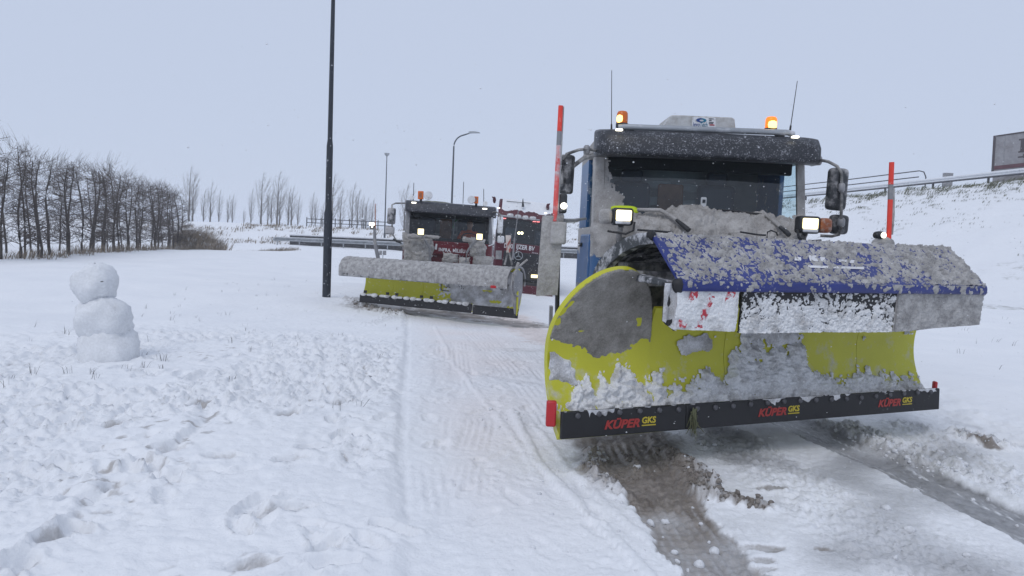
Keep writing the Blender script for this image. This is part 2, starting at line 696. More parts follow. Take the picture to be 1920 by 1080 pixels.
def rut(line, w, depth, dirt_amt=0.0, ice_amt=0.0, ribs=0, rib_h=.006, lug=0.0, rim=.0, soft=.25, noise=.05, tint_amt=0):
    global h, dirt, ice, tint
    d0, sd, al = seg_dist(x, y, line)
    d = d0
    d = d + noise * pn(p, 5, w * 50) * w + noise * .5 * pn(p, 16, w * 51) * w
    m = smooth(w * (1 + soft), w * (1 - soft), d)
    h += -depth * m
    if ribs:
        h += m * rib_h * np.sin((d0 + .006 * pn(p, 3, 45)) * sd / w * ribs * PI) * smooth(-.35, .3, pn(p, 2.1, 44)) * (.6 + .6 * pn(p, 8, 46))
    if lug:
        h += m * lug * np.sin(al * 2 * PI / .07 + np.abs(d / w) * 3)
    if rim:
        h += rim * np.exp(-((d - w * 1.15) / (.05 + .2 * w)) ** 2) * (.6 + .9 * pn(p, 6, 33))
    rbv = 1 - (.30 * smooth(.3, .9, np.sin((d0 + .006 * pn(p, 3, 45)) * sd / w * ribs * PI)) * smooth(-.2, .4, pn(p, 2.6, 48)) if ribs else 0)
    dirt = np.maximum(dirt, m * dirt_amt * (.85 + .35 * pn(p, 3.5, 41)) * rbv)
    ice = np.maximum(ice, m * ice_amt * (.8 + .5 * pn(p, 2.5, 42)) * rbv)
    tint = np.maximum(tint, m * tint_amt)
    return m, d, sd, al


# the plough's smooth swath and its small ridge, then the tyre tracks between the two lorries
rut(pl((700, 1075), (770, 960), (752, 860), (757, 760), (764, 660), (766, 592)), .04, .010, noise=.35)
for a, ww, dp, rb in ((pl((835, 640), (842, 720), (815, 790), (800, 880), (812, 960)), .17, .010, 5),
                      (pl((862, 640), (868, 720), (905, 790), (880, 880), (858, 990)), .15, .008, 5),
                      (pl((815, 610), (850, 680), (925, 770), (985, 850), (1010, 900)), .03, -.012, 0),
                      (pl((868, 600), (985, 710), (1060, 800)), .28, .012, 8),
                      (pl((905, 600), (1010, 680), (1100, 760)), .22, .010, 8),
                      (pl((960, 770), (1010, 870), (1100, 960), (1215, 1075)), .035, -.022, 0),
                      (pl((1000, 790), (1065, 880), (1180, 985), (1290, 1075)), .03, -.012, 0)):
    rut(a, ww, dp, ribs=rb, rib_h=.0095, noise=.12, tint_amt=0, ice_amt=.05 if rb else 0)
# bare patches of grey road and a painted beacon glow at the second lorry
for a, ww, am in ((pl((715, 578), (860, 588), (985, 604)), .75, .85), (pl((930, 650), (1030, 655)), .3, .3), (pl((900, 700), (1010, 715)), .12, .25)):
    rut(a, ww, .015, dirt_amt=am, noise=.5, soft=.6)
rut(pl((960, 590), (1035, 640)), .5, .01, dirt_amt=.3, tint_amt=.9, noise=.5, soft=.6)  # some dirt, plus the orange beacon glow painted into the snow colour as tint
# left wheel track of the blue lorry: brown slush
TRK = pl((1150, 790), (1180, 850), (1235, 920), (1290, 1000), (1390, 1110))
m1, d1, s1, a1 = rut(TRK, .235, .030, dirt_amt=1.0, ribs=7, rib_h=.014, lug=.005, soft=.06, noise=.22)
wide = smooth(.1, .6, d1) * smooth(.62, .3, d1) * smooth(4.2, 4.9, y) * smooth(6.6, 5.6, y)
dirt = np.maximum(dirt, smooth(.62, .30, d1 + .10 * pn(p, 4, 55)) * smooth(4.35, 4.7, y + .1 * pn(p, 3, 56)) * smooth(7.2, 6.2, y) * .9)
# four cross ribs left by the stopped tyre
for q in ((1222, 882, 1212, 935), (1238, 885, 1232, 945), (1256, 884, 1250, 940), (1272, 880, 1271, 948)):
    d, sd, al = seg_dist(x, y, pl((q[0], q[1]), (q[2], q[3])))
    h += .022 * np.exp(-(d / .016) ** 2) * (.8 + .6 * pn(p, 14, 61))
# right wheel track: grey wet ice
TRR = pl((1440, 770), (1560, 822), (1700, 880), (1800, 930), (1990, 1015))
rut(TRR, .235, .038, dirt_amt=.25, ice_amt=1.0, ribs=9, rib_h=.004, soft=.10, noise=.10)
for off in (-.13, -.02, .09):
    d, sd, al = seg_dist(x, y, [(a + off, b) for a, b in TRR])
    g = np.exp(-(d / .009) ** 2) * smooth(-.1, .2, pn(p, 1.2, 70 + off * 10))
    ice = ice * (1 - .8 * g)
    h += .006 * g
# the white middle strip with fine tyre lines, and grey streaks
mid = pl((1235, 815), (1330, 930), (1470, 1110))
rut(mid, .22, .006, ribs=9, rib_h=.007, ice_amt=.28, soft=.2)
rut(pl((1330, 800), (1500, 915), (1700, 1060)), .30, -.012, noise=.2)
midm = smooth(.42, .2, seg_dist(x, y, pl((1330, 800), (1500, 915), (1700, 1060)))[0])
h += midm * (.014 * lump2 + .010 * lump3)
ice = np.maximum(ice, midm * smooth(4.2, 5.6, y) * (.55 + .45 * pn(p, 2.2, 77)))
ice = np.maximum(ice, road_in * smooth(1.3, 2.0, x) * (.30 + .55 * pn(p, 1.7, 78)) * smooth(9, 6.5, y))
for q, r_ in (((1400, 1023), .07), ((1440, 1025), .09), ((1425, 1045), .075), ((1378, 1024), .05), ((1545, 1030), .05), ((1440, 1062), .075), ((1450, 917), .11), ((1555, 945), .03), ((1690, 998), .03)):
    g = gp(*q)
    dd = np.hypot((x - g.x) / 1.0, (y - g.y) / .42) + .05 * pn(p, 9, 81)
    mm = smooth(r_ * 1.25, r_ * .8, dd)
    dirt = np.maximum(dirt, mm * .62)
    h -= .012 * mm
lowt = (1 - .38 * smooth(4.6, 3.7, y) * smooth(.4, .2, d1))
dirt *= lowt
ice = np.maximum(ice, .55 * (1 - lowt) / .38 * m1)
# heaps of pushed slush
for line, amp, w, da in ((pl((1118, 850), (1105, 885), (1125, 905), (1160, 922)), .075, .085, .42),
                         (pl((1175, 848), (1195, 870), (1196, 893)), .045, .05, .95),
                         (pl((1245, 845), (1290, 870), (1310, 900), (1330, 930)), .065, .11, .72),
                         (pl((1312, 922), (1350, 938), (1425, 950)), .065, .075, .75),
                         (pl((1535, 790), (1640, 832), (1720, 868), (1790, 890)), .055, .12, .30),
                         (pl((1800, 818), (1850, 832), (1885, 838)), .10, .10, .05),
                         (pl((1600, 800), (1760, 862), (1915, 935)), .05, .12, .02),
                         (pl((660, 565), (700, 582), (740, 590)), .08, .30, .45),
                         (pl((690, 610), (745, 592)), .05, .2, .25),
                         (pl((1700, 800), (1800, 850), (1920, 900)), .05, .22, .0)):
    d, sd, al = seg_dist(x, y, line)
    env = np.exp(-((d + .025 * pn(p, 9, 91)) / w) ** 2)
    rg = .8 + .55 * fbm(p, 7, 3, 92, .55, True) + .45 * fbm(p, 19, 2, 93, .6, True)
    h += amp * env * np.clip(rg, .1, 2)
    if da:
        dirt = np.maximum(dirt, smooth(.25, .55, env * (1 + .5 * pn(p, 8, 94))) * da * (.8 + .4 * pn(p, 12, 95)))
for q in ((1800, 820, 1872, 842),):
    d, sd, al = seg_dist(x, y, pl((q[0], q[1]), (q[2], q[3])))
    dirt = np.maximum(dirt, .9 * smooth(.06, .01, d + .05 * pn(p, 10, 96)))
HEAPS = [(pl((1118, 850), (1105, 885), (1125, 905), (1160, 922)), .055, 120, 0), (pl((1175, 848), (1195, 870), (1196, 893)), .03, 45, 1),
         (pl((1245, 845), (1290, 870), (1310, 900), (1330, 930)), .075, 210, 1), (pl((1312, 922), (1350, 938), (1425, 950)), .05, 130, 1),
         (pl((1545, 795), (1640, 835), (1720, 868), (1790, 890)), .07, 130, 2), (pl((1800, 818), (1850, 832), (1885, 838)), .08, 50, 2),
         (pl((1600, 800), (1760, 862), (1915, 935)), .10, 110, 2), (pl((665, 568), (700, 582), (745, 592)), .22, 130, 1)]
# footprints: random ones, then those that show a dark bottom
fr = np.random.default_rng(5)
FOOT = []
for k in range(230):
    fx, fy = fr.uniform(-5.2, -.5), fr.uniform(2.3, 11)
    if fx > edge_x(EDGE_L, fy) - .1:
        continue
    FOOT.append((fx, fy, fr.uniform(0, PI), fr.uniform(.02, .05), 0))
for k in range(75):
    fy = fr.uniform(3, 11)
    FOOT.append((edge_x(EDGE_L, fy) + fr.uniform(.1, 1.7), fy, fr.uniform(.9, 2.2), fr.uniform(.008, .016), 0))
for q in ((637, 758), (420, 863), (548, 866), (553, 962), (226, 921), (214, 803), (312, 851), (498, 968), (118, 1018), (470, 1072), (560, 640), (600, 735), (380, 760), (640, 690), (540, 780)):
    g = gp(*q)
    FOOT.append((g.x, g.y, fr.uniform(.2, 1.2), .045, fr.uniform(.3, .65)))
for fx, fy, an, dp, dk in FOOT:
    s = np.where((np.abs(x - fx) < .4) & (np.abs(y - fy) < .4))[0]
    ux, uy = x[s] - fx, y[s] - fy
    c_, s_ = math.cos(an), math.sin(an)
    r_ = np.hypot((ux * c_ + uy * s_) / .135, (-ux * s_ + uy * c_) / .06) + .22 * pn(p[s], 9, 100) + .12 * pn(p[s], 22, 101)
    h[s] += -dp * smooth(1.1, .75, r_) + .35 * dp * np.exp(-((r_ - 1.3) / .22) ** 2)
    if dk:
        dirt[s] = np.maximum(dirt[s], dk * smooth(1.25, .75, r_ + .3 * pn(p[s], 14, 102)))
# two old drift edges across the field
for line in (pl((430, 758), (370, 800), (308, 852)), pl((178, 938), (110, 1010), (30, 1075), (-40, 1140)), pl((700, 700), (560, 690))):
    d, sd, al = seg_dist(x, y, line)
    q = d * -sd + .05 * pn(p, 5, 110)
    h += .052 * smooth(-.025, .025, q) * np.exp(-np.clip(q, 0, 9) / .28) * smooth(-.35, .15, pn(p, 1.6, 112)) - .012 * np.exp(-((q + .04) / .035) ** 2) * smooth(-.3, .2, pn(p, 2.5, 113))
    dirt = np.maximum(dirt, .6 * np.exp(-((q + .03) / .03) ** 2) * smooth(.15, .5, pn(p, 4, 111)) * smooth(.4, .2, d))
GZ[NI] += h
# far ground: gentle drifts
farm = np.where(~nearm)[0]
GZ[farm] += .05 * fbm(P3[farm], .25, 3, 120) + np.where(GY[farm] > 40, .10 * fbm(P3[farm], .12, 2, 121), 0) * (GY[farm] < 90)
MASK = np.zeros((len(GX), 4), np.float32)
MASK[NI, 0] = np.clip(dirt, 0, 1)
MASK[NI, 1] = np.clip(ice, 0, 1)
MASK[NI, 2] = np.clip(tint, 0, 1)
MASK[:, 3] = 1


def zg(X, Y):
    """ground height at a point, from the finished sheet"""
    i = min(max(np.searchsorted(XA, X) - 1, 0), NXG - 2)
    j = min(max(np.searchsorted(YA, Y) - 1, 0), NYG - 2)
    Z = GZ.reshape(NXG, NYG)
    fx = (X - XA[i]) / (XA[i + 1] - XA[i])
    fy = (Y - YA[j]) / (YA[j + 1] - YA[j])
    return float((Z[i, j] * (1 - fx) + Z[i + 1, j] * fx) * (1 - fy) + (Z[i, j + 1] * (1 - fx) + Z[i + 1, j + 1] * fx) * fy)


def snow_ground_mat():
    m, n, l, b = new_mat('snow_ground')
    geo = n.new('ShaderNodeNewGeometry').outputs['Position']
    at_ = n.new('ShaderNodeAttribute')
    at_.attribute_name = 'mask'
    sep = n.new('ShaderNodeSeparateColor')
    l.new(at_.outputs['Color'], sep.inputs[0])
    big = noise_node(n, l, geo, .7, 5)
    c = mixc(n, l, ramp_node(n, l, big.outputs[0], .3, .7), (.80, .815, .84), (.86, .87, .885))
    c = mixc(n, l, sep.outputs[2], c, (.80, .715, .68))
    fine = noise_node(n, l, geo, 70, 5, .6)
    med = noise_node(n, l, geo, 11, 6, .62)
    icec = mixc(n, l, ramp_node(n, l, med.outputs[0], .3, .7), (.20, .20, .205), (.40, .405, .42))
    def ragged(sock, amt):
        s1 = n.new('ShaderNodeMath')
        s1.operation = 'MULTIPLY_ADD'
        l.new(med.outputs[0], s1.inputs[0])
        s1.inputs[1].default_value = amt
        l.new(sock, s1.inputs[2])
        s2 = n.new('ShaderNodeMath')
        s2.operation = 'MULTIPLY_ADD'
        l.new(fine.outputs[0], s2.inputs[0])
        s2.inputs[1].default_value = amt * .8
        l.new(s1.outputs[0], s2.inputs[2])
        return ramp_node(n, l, s2.outputs[0], .18 + amt * .9, .78 + amt * .9)

    c = mixc(n, l, ragged(sep.outputs[1], .30), c, icec)
    dc = mixc(n, l, ramp_node(n, l, med.outputs[0], .32, .68), (.145, .120, .102), (.36, .325, .295))
    dcf = mixc(n, l, ramp_node(n, l, fine.outputs[0], .3, .7), (.12, .10, .088), (.38, .35, .32))
    dc = mixc(n, l, .35, dc, dcf)
    c = mixc(n, l, ragged(sep.outputs[0], .45), c, dc)
    l.new(c, b.inputs['Base Color'])
    wet = n.new('ShaderNodeMath')
    wet.operation = 'MAXIMUM'
    l.new(sep.outputs[0], wet.inputs[0])
    l.new(sep.outputs[1], wet.inputs[1])
    rr = n.new('ShaderNodeMapRange')
    rr.inputs['To Min'].default_value = .75
    rr.inputs['To Max'].default_value = .28
    l.new(wet.outputs[0], rr.inputs['Value'])
    l.new(rr.outputs[0], b.inputs['Roughness'])
    b.inputs['Specular IOR Level'].default_value = .3
    b2 = n.new('ShaderNodeBump')
    b2.inputs['Strength'].default_value = .55
    b2.inputs['Distance'].default_value = .03
    l.new(med.outputs[0], b2.inputs['Height'])
    b1 = n.new('ShaderNodeBump')
    b1.inputs['Strength'].default_value = .4
    b1.inputs['Distance'].default_value = .008
    l.new(fine.outputs[0], b1.inputs['Height'])
    l.new(b2.outputs[0], b1.inputs['Normal'])
    l.new(b1.outputs[0], b.inputs['Normal'])
    return m


GROUND = snow_ground_mat()
VG = np.stack([GX, GY, GZ], 1)
idx = np.arange(NXG * NYG).reshape(NXG, NYG)
QG = np.stack([idx[:-1, :-1], idx[1:, :-1], idx[1:, 1:], idx[:-1, 1:]], -1).reshape(-1, 4)
# smooth normals over the whole sheet so that the split between field and road shows no seam
Z2 = GZ.reshape(NXG, NYG)
dzx = np.gradient(Z2, XA, axis=0)
dzy = np.gradient(Z2, YA, axis=1)
NG = np.stack([-dzx, -dzy, np.ones_like(dzx)], -1).reshape(-1, 3)
NG /= np.linalg.norm(NG, axis=1)[:, None]
cx_ = VG[QG].mean(1)
isroad = (cx_[:, 0] > edge_x(EDGE_L, cx_[:, 1])) & (cx_[:, 0] < edge_x(EDGE_R, cx_[:, 1])) & (cx_[:, 1] < 60)
for nm, sel in (('ground', ~isroad), ('road', isroad)):
    used, inv = np.unique(QG[sel], return_inverse=True)
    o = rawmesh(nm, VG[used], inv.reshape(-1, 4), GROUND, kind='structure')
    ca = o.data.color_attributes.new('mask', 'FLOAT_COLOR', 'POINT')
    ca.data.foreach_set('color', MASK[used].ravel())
    o.data.normals_split_custom_set_from_vertices(NG[used].astype(np.float32))

# ------------------------------------------------------------------ the ramp's embankment on the right
CR = np.array([(54, -6, 7.3), (45, 17, 7.05), (33, 45, 6.75), (26.8, 60, 6.05), (17.8, 80, 5.2), (8.6, 100, 4.35), (-6, 130, 3.3), (-22, 160, 2.4)])
_l = np.concatenate([[0], np.cumsum(np.linalg.norm(np.diff(CR, axis=0), axis=1))])


def crest(s):
    return np.stack([np.interp(s, _l, CR[:, k]) for k in range(3)], -1)


def crest_dir(s):
    d = crest(s + 2.0) - crest(s - 2.0)
    d = d / (np.linalg.norm(d, axis=-1, keepdims=True) + 1e-9)
    n_ = np.stack([-d[..., 1], d[..., 0], np.zeros_like(d[..., 0])], -1)     # towards the camera side
    return d, n_ / np.linalg.norm(n_, axis=-1, keepdims=True)


ns_ = 420
sv = np.linspace(2.1, _l[-1] - 2.1, ns_)
C0 = crest(sv)
D0, N0 = crest_dir(sv)
off = np.concatenate([np.linspace(-24, -10, 5), np.linspace(-9.5, -.6, 6), np.linspace(-.3, 27, 130)])
E = []
for o_ in off:
    run = np.clip(o_ / (C0[:, 2] * 2.25), 0, 1)
    z = np.where(o_ > 0, C0[:, 2] * (1 - smooth(0, 1, run) * .35 - run * .65) - 1.2 * np.clip(o_ / (C0[:, 2] * 2.25) - .8, 0, 1), C0[:, 2])
    z = np.where(o_ < -9.6, C0[:, 2] - (-o_ - 9.6) * .45, z)
    pt = C0 + N0 * o_
    pt[:, 2] = z
    E.append(pt)
E = np.stack(E, 1)
sh = E.shape[:2]
EP = E.reshape(-1, 3)
oo = np.tile(off, ns_)
EP[:, 2] += np.where(oo > .3, .16 * fbm(EP, .35, 3, 130) + .06 * fbm(EP, 1.4, 3, 131, .5, True), .01 * fbm(EP, .5, 2, 132))


def bank_mat():
    m, n, l, b = new_mat('snowy_bank')
    geo = n.new('ShaderNodeNewGeometry').outputs['Position']
    mp = n.new('ShaderNodeMapping')
    mp.inputs['Scale'].default_value = (1, 1, 2.2)
    l.new(geo, mp.inputs[0])
    a = noise_node(n, l, mp.outputs[0], 1.5, 9, .72)
    bg = noise_node(n, l, geo, .16, 3)
    ad = n.new('ShaderNodeMath')
    l.new(a.outputs[0], ad.inputs[0])
    l.new(ramp_node(n, l, bg.outputs[0], .2, .8), ad.inputs[1])
    f = ramp_node(n, l, ad.outputs[0], 1.22, 1.5)
    g = noise_node(n, l, geo, 14, 3)
    c = mixc(n, l, f, (.80, .815, .84), mixc(n, l, ramp_node(n, l, g.outputs[0], .35, .65), (.075, .085, .05), (.28, .26, .2)))
    l.new(c, b.inputs['Base Color'])
    b.inputs['Roughness'].default_value = .8
    bp = n.new('ShaderNodeBump')
    bp.inputs['Strength'].default_value = .6
    bp.inputs['Distance'].default_value = .12
    l.new(a.outputs[0], bp.inputs['Height'])
    l.new(bp.outputs[0], b.inputs['Normal'])
    return m


BANK = bank_mat()
idx = np.arange(len(EP)).reshape(sh)
QE = np.stack([idx[:-1, :-1], idx[:-1, 1:], idx[1:, 1:], idx[1:, :-1]], -1)
isr = (off[:-1] > -9.6) & (off[:-1] < -.4)
for nm, sel, mt in (('embankment', ~isr, BANK), ('ramp_road', isr, GROUND)):
    q = QE[:, sel].reshape(-1, 4)
    used, inv = np.unique(q, return_inverse=True)
    rawmesh(nm, EP[used], inv.reshape(-1, 4), mt, kind='structure')


def bank_point(s, o_):
    i = int(np.clip(np.searchsorted(sv, s), 0, ns_ - 1))
    j = int(np.clip(np.searchsorted(off, o_), 0, len(off) - 1))
    return EP[i * len(off) + j]


# ------------------------------------------------------------------ broken slush and snow pushed up along the wheel tracks
def clump_mesh(name, items, mat, label):
    n = 9
    th, ph = np.meshgrid(np.linspace(0, 2 * PI, n, endpoint=False), np.linspace(.05, PI - .05, 6), indexing='ij')
    D = np.stack([np.sin(ph) * np.cos(th), np.sin(ph) * np.sin(th), np.cos(ph)], -1).reshape(-1, 3)
    idx = np.arange(n * 6).reshape(n, 6)
    Q0 = np.stack([idx, np.roll(idx, -1, 0), np.roll(np.roll(idx, -1, 0), -1, 1), np.roll(idx, -1, 1)], -1)[:, :-1].reshape(-1, 4)
    V, Q = [], []
    for k, (cx, cy, cz, r, sq) in enumerate(items):
        rr = 1 + .38 * pn(D, 1.6, 400 + k * .37) + .22 * pn(D, 4.2, 500 + k * .37)
        a = k * 2.4
        P = D * rr[:, None] * np.array([r, r * (.7 + .3 * math.sin(k)), r * sq])
        P = np.stack([P[:, 0] * math.cos(a) - P[:, 1] * math.sin(a), P[:, 0] * math.sin(a) + P[:, 1] * math.cos(a), P[:, 2]], -1)
        V.append(P + np.array([cx, cy, cz]))
        Q.append(Q0 + k * len(D))
    rawmesh(name, np.concatenate(V), np.concatenate(Q), mat, kind='stuff', label=label, cat='snow')


SLUSHM = crustmat('slush_brown', (.13, .11, .095), (.36, .33, .30), 9, .35, .65, fine=55, bump=.6, rough=.55)
SLUSHG = crustmat('slush_grey', (.26, .25, .245), (.56, .56, .57), 9, .35, .65, fine=55, bump=.6, rough=.6)
CLEANCL = crustmat('snow_chunks', (.66, .67, .69), (.82, .83, .85), 6, fine=50, bump=.5)
rc = np.random.default_rng(31)
ITEMS = {0: [], 1: [], 2: []}
for line, w, cnt, kind_ in HEAPS:
    seg = np.array(line)
    L_ = np.concatenate([[0], np.cumsum(np.linalg.norm(np.diff(seg, axis=0), axis=1))])
    for k in range(cnt):
        t = rc.uniform(0, L_[-1])
        X = np.interp(t, L_, seg[:, 0]) + rc.normal() * w * .7
        Y = np.interp(t, L_, seg[:, 1]) + rc.normal() * w * .7
        r = float(np.clip(rc.lognormal(-4.75, .5), .004, .022)) * (2.0 if w > .2 else 1)
        ITEMS[kind_].append((X, Y, zg(X, Y) + r * rc.uniform(-.2, .6), r, rc.uniform(.55, .95)))
for k in range(170):                     # loose white chunks on the road and beside the tracks
    X, Y = rc.uniform(-.4, 3.6), rc.uniform(2.6, 6.5)
    r = float(np.clip(rc.lognormal(-4.5, .55), .004, .032))
    ITEMS[2].append((X, Y, zg(X, Y) + r * .2, r, .7))
for px, py, r in ((1340, 1025, .03), (1312, 1052, .03), (1265, 1030, .02), (1270, 1044, .02), (1290, 1062, .018), (1330, 1010, .012), (1705, 995, .035)):
    g = gp(px, py)
    ITEMS[2].append((g.x, g.y, zg(g.x, g.y) + r * .3, r, .75))
clump_mesh('slush_heap', ITEMS[1], SLUSHM, 'lumps of brown slush pushed up beside the wheel tracks')
clump_mesh('slush_heap', ITEMS[0], SLUSHG, 'grey slush lumps left of the brown wheel track below the blade')
clump_mesh('snow_chunks', ITEMS[2], CLEANCL, 'loose white snow chunks scattered on the road')


# ------------------------------------------------------------------ grass
def blade_mesh(name, spots, mat, label=None, cat=None, kind='stuff'):
    """spots: (x, y, z, height, lean x, lean y, blades, spread, width)"""
    V, F = [], []
    r = np.random.default_rng(3)
    for (sx, sy, sz, hh, lx, ly, nb, sp, wd) in spots:
        for k in range(nb):
            bx, by = sx + r.normal() * sp, sy + r.normal() * sp
            hb = hh * r.uniform(.5, 1.15)
            fan = .8 if wd < .006 else .35
            ax, ay = lx * hb + r.normal() * hb * fan, ly * hb + r.normal() * hb * fan
            an = r.uniform(0, PI)
            wx, wy = math.cos(an) * wd, math.sin(an) * wd
            i = len(V)
            V += [(bx - wx, by - wy, sz - .05), (bx + wx, by + wy, sz - .05),
                  (bx + ax * .4 + wx * .7, by + ay * .4 + wy * .7, sz + hb * .6), (bx + ax * .4 - wx * .7, by + ay * .4 - wy * .7, sz + hb * .6),
                  (bx + ax, by + ay, sz + hb * .92)]
            F += [(i, i + 1, i + 2), (i, i + 2, i + 3), (i + 3, i + 2, i + 4)]
    return rawmesh(name, V, F, mat, smoothed=False, kind=kind, label=label, cat=cat)


GRASSM = pmat('grass_blades', (.10, .105, .055), .8, var=.5, bump=0)
STRAW = pmat('straw', (.23, .185, .135), .85, var=.45, bump=0, dirt=(.55, .7), dcol=(.6, .6, .62), dscale=3)
WEED = pmat('dark_weed', (.055, .05, .045), .85, var=.4, bump=0)
rg = np.random.default_rng(21)
spots = []
for k in range(7500):
    s = rg.uniform(15, 125)
    o_ = abs(rg.normal()) * 6.0 + .2
    if o_ > 13:
        continue
    q = bank_point(s, o_)
    if fbm(np.array([q]), .35, 2, 150)[0] + rg.uniform(-.5, .5) < -.05 + o_ * .045:
        continue
    kk = .35 + .65 * math.exp(-o_ / 3.5)
    spots.append((q[0], q[1], q[2], rg.uniform(.10, .32) * kk, 1.0, -.4, int(4 + 6 * kk), .18, .018 * kk + .004))
for k in range(420):
    s = rg.uniform(15, 120)
    q = bank_point(s, rg.uniform(0, 1.6))
    spots.append((q[0], q[1], q[2], rg.uniform(.2, .45), .9, -.35, 10, .25, .022))
blade_mesh('bank_grass', spots, GRASSM, 'wind-bent green grass poking through the snow on the ramp embankment', 'grass')
spots = []
for px, py, n_, hh in ((176, 718, 9, .10), (128, 706, 8, .10), (306, 682, 10, .10), (268, 695, 9, .08), (68, 706, 6, .09), (165, 708, 7, .08), (96, 735, 3, .09), (240, 700, 6, .06),
                       (560, 648, 5, .05), (300, 700, 5, .04), (505, 650, 3, .05), (640, 625, 4, .05), (285, 640, 2, .12), (66, 610, 2, .10), (440, 720, 5, .04), (520, 705, 4, .04)):
    g = gp(px, py)
    spots.append((g.x, g.y, zg(g.x, g.y) + .015, hh, .3, 0, n_, .03, .0022))
for k in range(90):
    X, Y = rg.uniform(-9, -1.2), rg.uniform(6, 24)
    if X < edge_x(EDGE_L, Y) - .2:
        spots.append((X, Y, zg(X, Y) + .01, rg.uniform(.04, .12), .3, 0, 3, .02, .0025))
for k in range(160):
    X, Y = rg.uniform(5.2, 22), rg.uniform(7, 30)
    spots.append((X, Y, zg(X, Y) + .02, rg.uniform(.04, .13), .5, 0, 3, .03, .003))
blade_mesh('grass_tufts', spots, WEED, 'dark blades of grass sticking out of the snow around the snowman', 'grass')
spots = []
for k in range(900):                     # dry verge on the dike behind the guardrail
    X = rg.uniform(-40, 14)
    Y = rg.uniform(68, 79) - .25 * max(0, -X - 22)
    if fbm(np.array([(X, Y, 0.)]), .22, 2, 160)[0] + rg.uniform(-.4, .4) < .1:
        continue
    spots.append((X, Y, zg(X, Y), rg.uniform(.15, .5), .5, 0, 10, .3, .03))
for k in range(320):                     # the ditch edge
    X = rg.uniform(-31, -17)
    Y = 53 + .3 * (X + 24) + rg.normal() * .7 - 1.2
    spots.append((X, Y, zg(X, Y), rg.uniform(.1, .35), .4, 0, 8, .2, .02))
blade_mesh('dry_verge_grass', spots, STRAW, 'dry brown grass in the snow on the dike behind the guardrail', 'grass')
spots = []
for k in range(420):
    px = 332 + abs(rg.normal()) * 36
    if px > 425:
        continue
    g = at(px, 470, 49 + rg.normal() * 1.2)
    hh = rg.uniform(.8, 1.9) * (1 - .5 * smooth(360, 425, px))
    spots.append((g.x, g.y, zg(g.x, g.y), hh, .28, 0, 10, .25, .018))
for k in range(160):
    f = rg.uniform(0, 1)
    spots.append((-17.7 - 4.6 * f + rg.normal() * .35, 24 + 24 * f, zg(-17.7 - 4.6 * f, 24 + 24 * f), rg.uniform(.2, .6), .3, 0, 9, .15, .012))
blade_mesh('reeds', spots, STRAW, 'brown snow-dusted reeds at the far end of the windbreak', 'reeds')


# ================================================================== TREES
BARK = pmat('bark_dark', (.062, .052, .046), .9, var=.35, dirt=(.60, .75), dcol=(.5, .5, .52), dscale=4)
TWIG = pmat('twigs_dark', (.085, .068, .06), .9, var=.35, bump=0)
PBARK = pmat('poplar_bark', (.13, .12, .11), .9, var=.3, dirt=(.58, .7), dcol=(.5, .5, .52), dscale=3)
PTWIG = pmat('poplar_twigs', (.17, .155, .145), .9, var=.3, bump=0)


def stick(mb, p0, p1, r0, r1, bend=None, n=3):
    p0, p1 = Vector(p0), Vector(p1)
    pts = [p0, p1] if bend is None else [p0, (p0 + p1) / 2 + Vector(bend), p1]
    rs = [r0, r1] if bend is None else [r0, (r0 + r1) / 2, r1]
    mb.tube(pts, rs, n, cap=False)


def make_alder(seed, H=3.7):
    r = random.Random(seed)
    tr, cr = MB(), MB()
    pts, rad = [], []
    ph = r.uniform(0, 6)
    for i in range(9):
        f = i / 8
        pts.append((.16 * math.sin(ph + f * 4) * f + r.uniform(-.03, .03) + .12 * math.sin(ph) * (1 - f), .1 * math.cos(ph + f * 3) * f, f * H - .1))
        rad.append(.042 * (1 - f) ** .7 + .013)
    tr.tube(pts, rad, 7)

    def on(f):
        k = min(int(f * 8), 7)
        return Vector(pts[k]).lerp(Vector(pts[k + 1]), f * 8 - k)
    for k in range(38):
        f = .12 + .86 * (k + r.random()) / 38
        an = r.uniform(0, 2 * PI)
        L = r.uniform(.45, 1.15) * (1.15 if f < .9 else .8)
        rise = r.uniform(.05, .5) if f < .85 else r.uniform(.0, .35)
        b0 = on(f)
        b1 = b0 + Vector((math.sin(an) * L * .85, math.cos(an) * L, rise * L))
        stick(cr, b0, b1, .015 * (1.2 - f * .6), .005, (0, 0, r.uniform(-.05, .12)))
        for q in range(9):
            g = r.uniform(.2, 1)
            t0 = b0.lerp(b1, g)
            d = Vector((r.gauss(0, .5), r.gauss(0, .7), r.gauss(.25, .6))).normalized() * r.uniform(.15, .5)
            if t0.z + d.z > H + .05:
                d.z = H + .05 - t0.z
            stick(cr, t0, t0 + d, .0055, .0028)
            if q % 2:
                d2 = Vector((r.gauss(0, .6), r.gauss(0, .6), r.gauss(.2, .5))).normalized() * r.uniform(.1, .3)
                m_ = t0 + d * r.uniform(.4, .9)
                stick(cr, m_, m_ + d2, .0045, .0022)
    for k in range(13):                                   # clipped knuckles and the season's upright shoots
        b0 = on(r.uniform(.86, 1)) + Vector((r.gauss(0, .3), r.gauss(0, .5), 0))
        b0.z = H + r.uniform(-.25, .05)
        for q in range(2):
            stick(cr, b0, b0 + Vector((r.uniform(.02, .30), r.gauss(.05, .12), r.uniform(.15, .6))), .005, .002, (-.03, 0, 0))
    return tr, cr


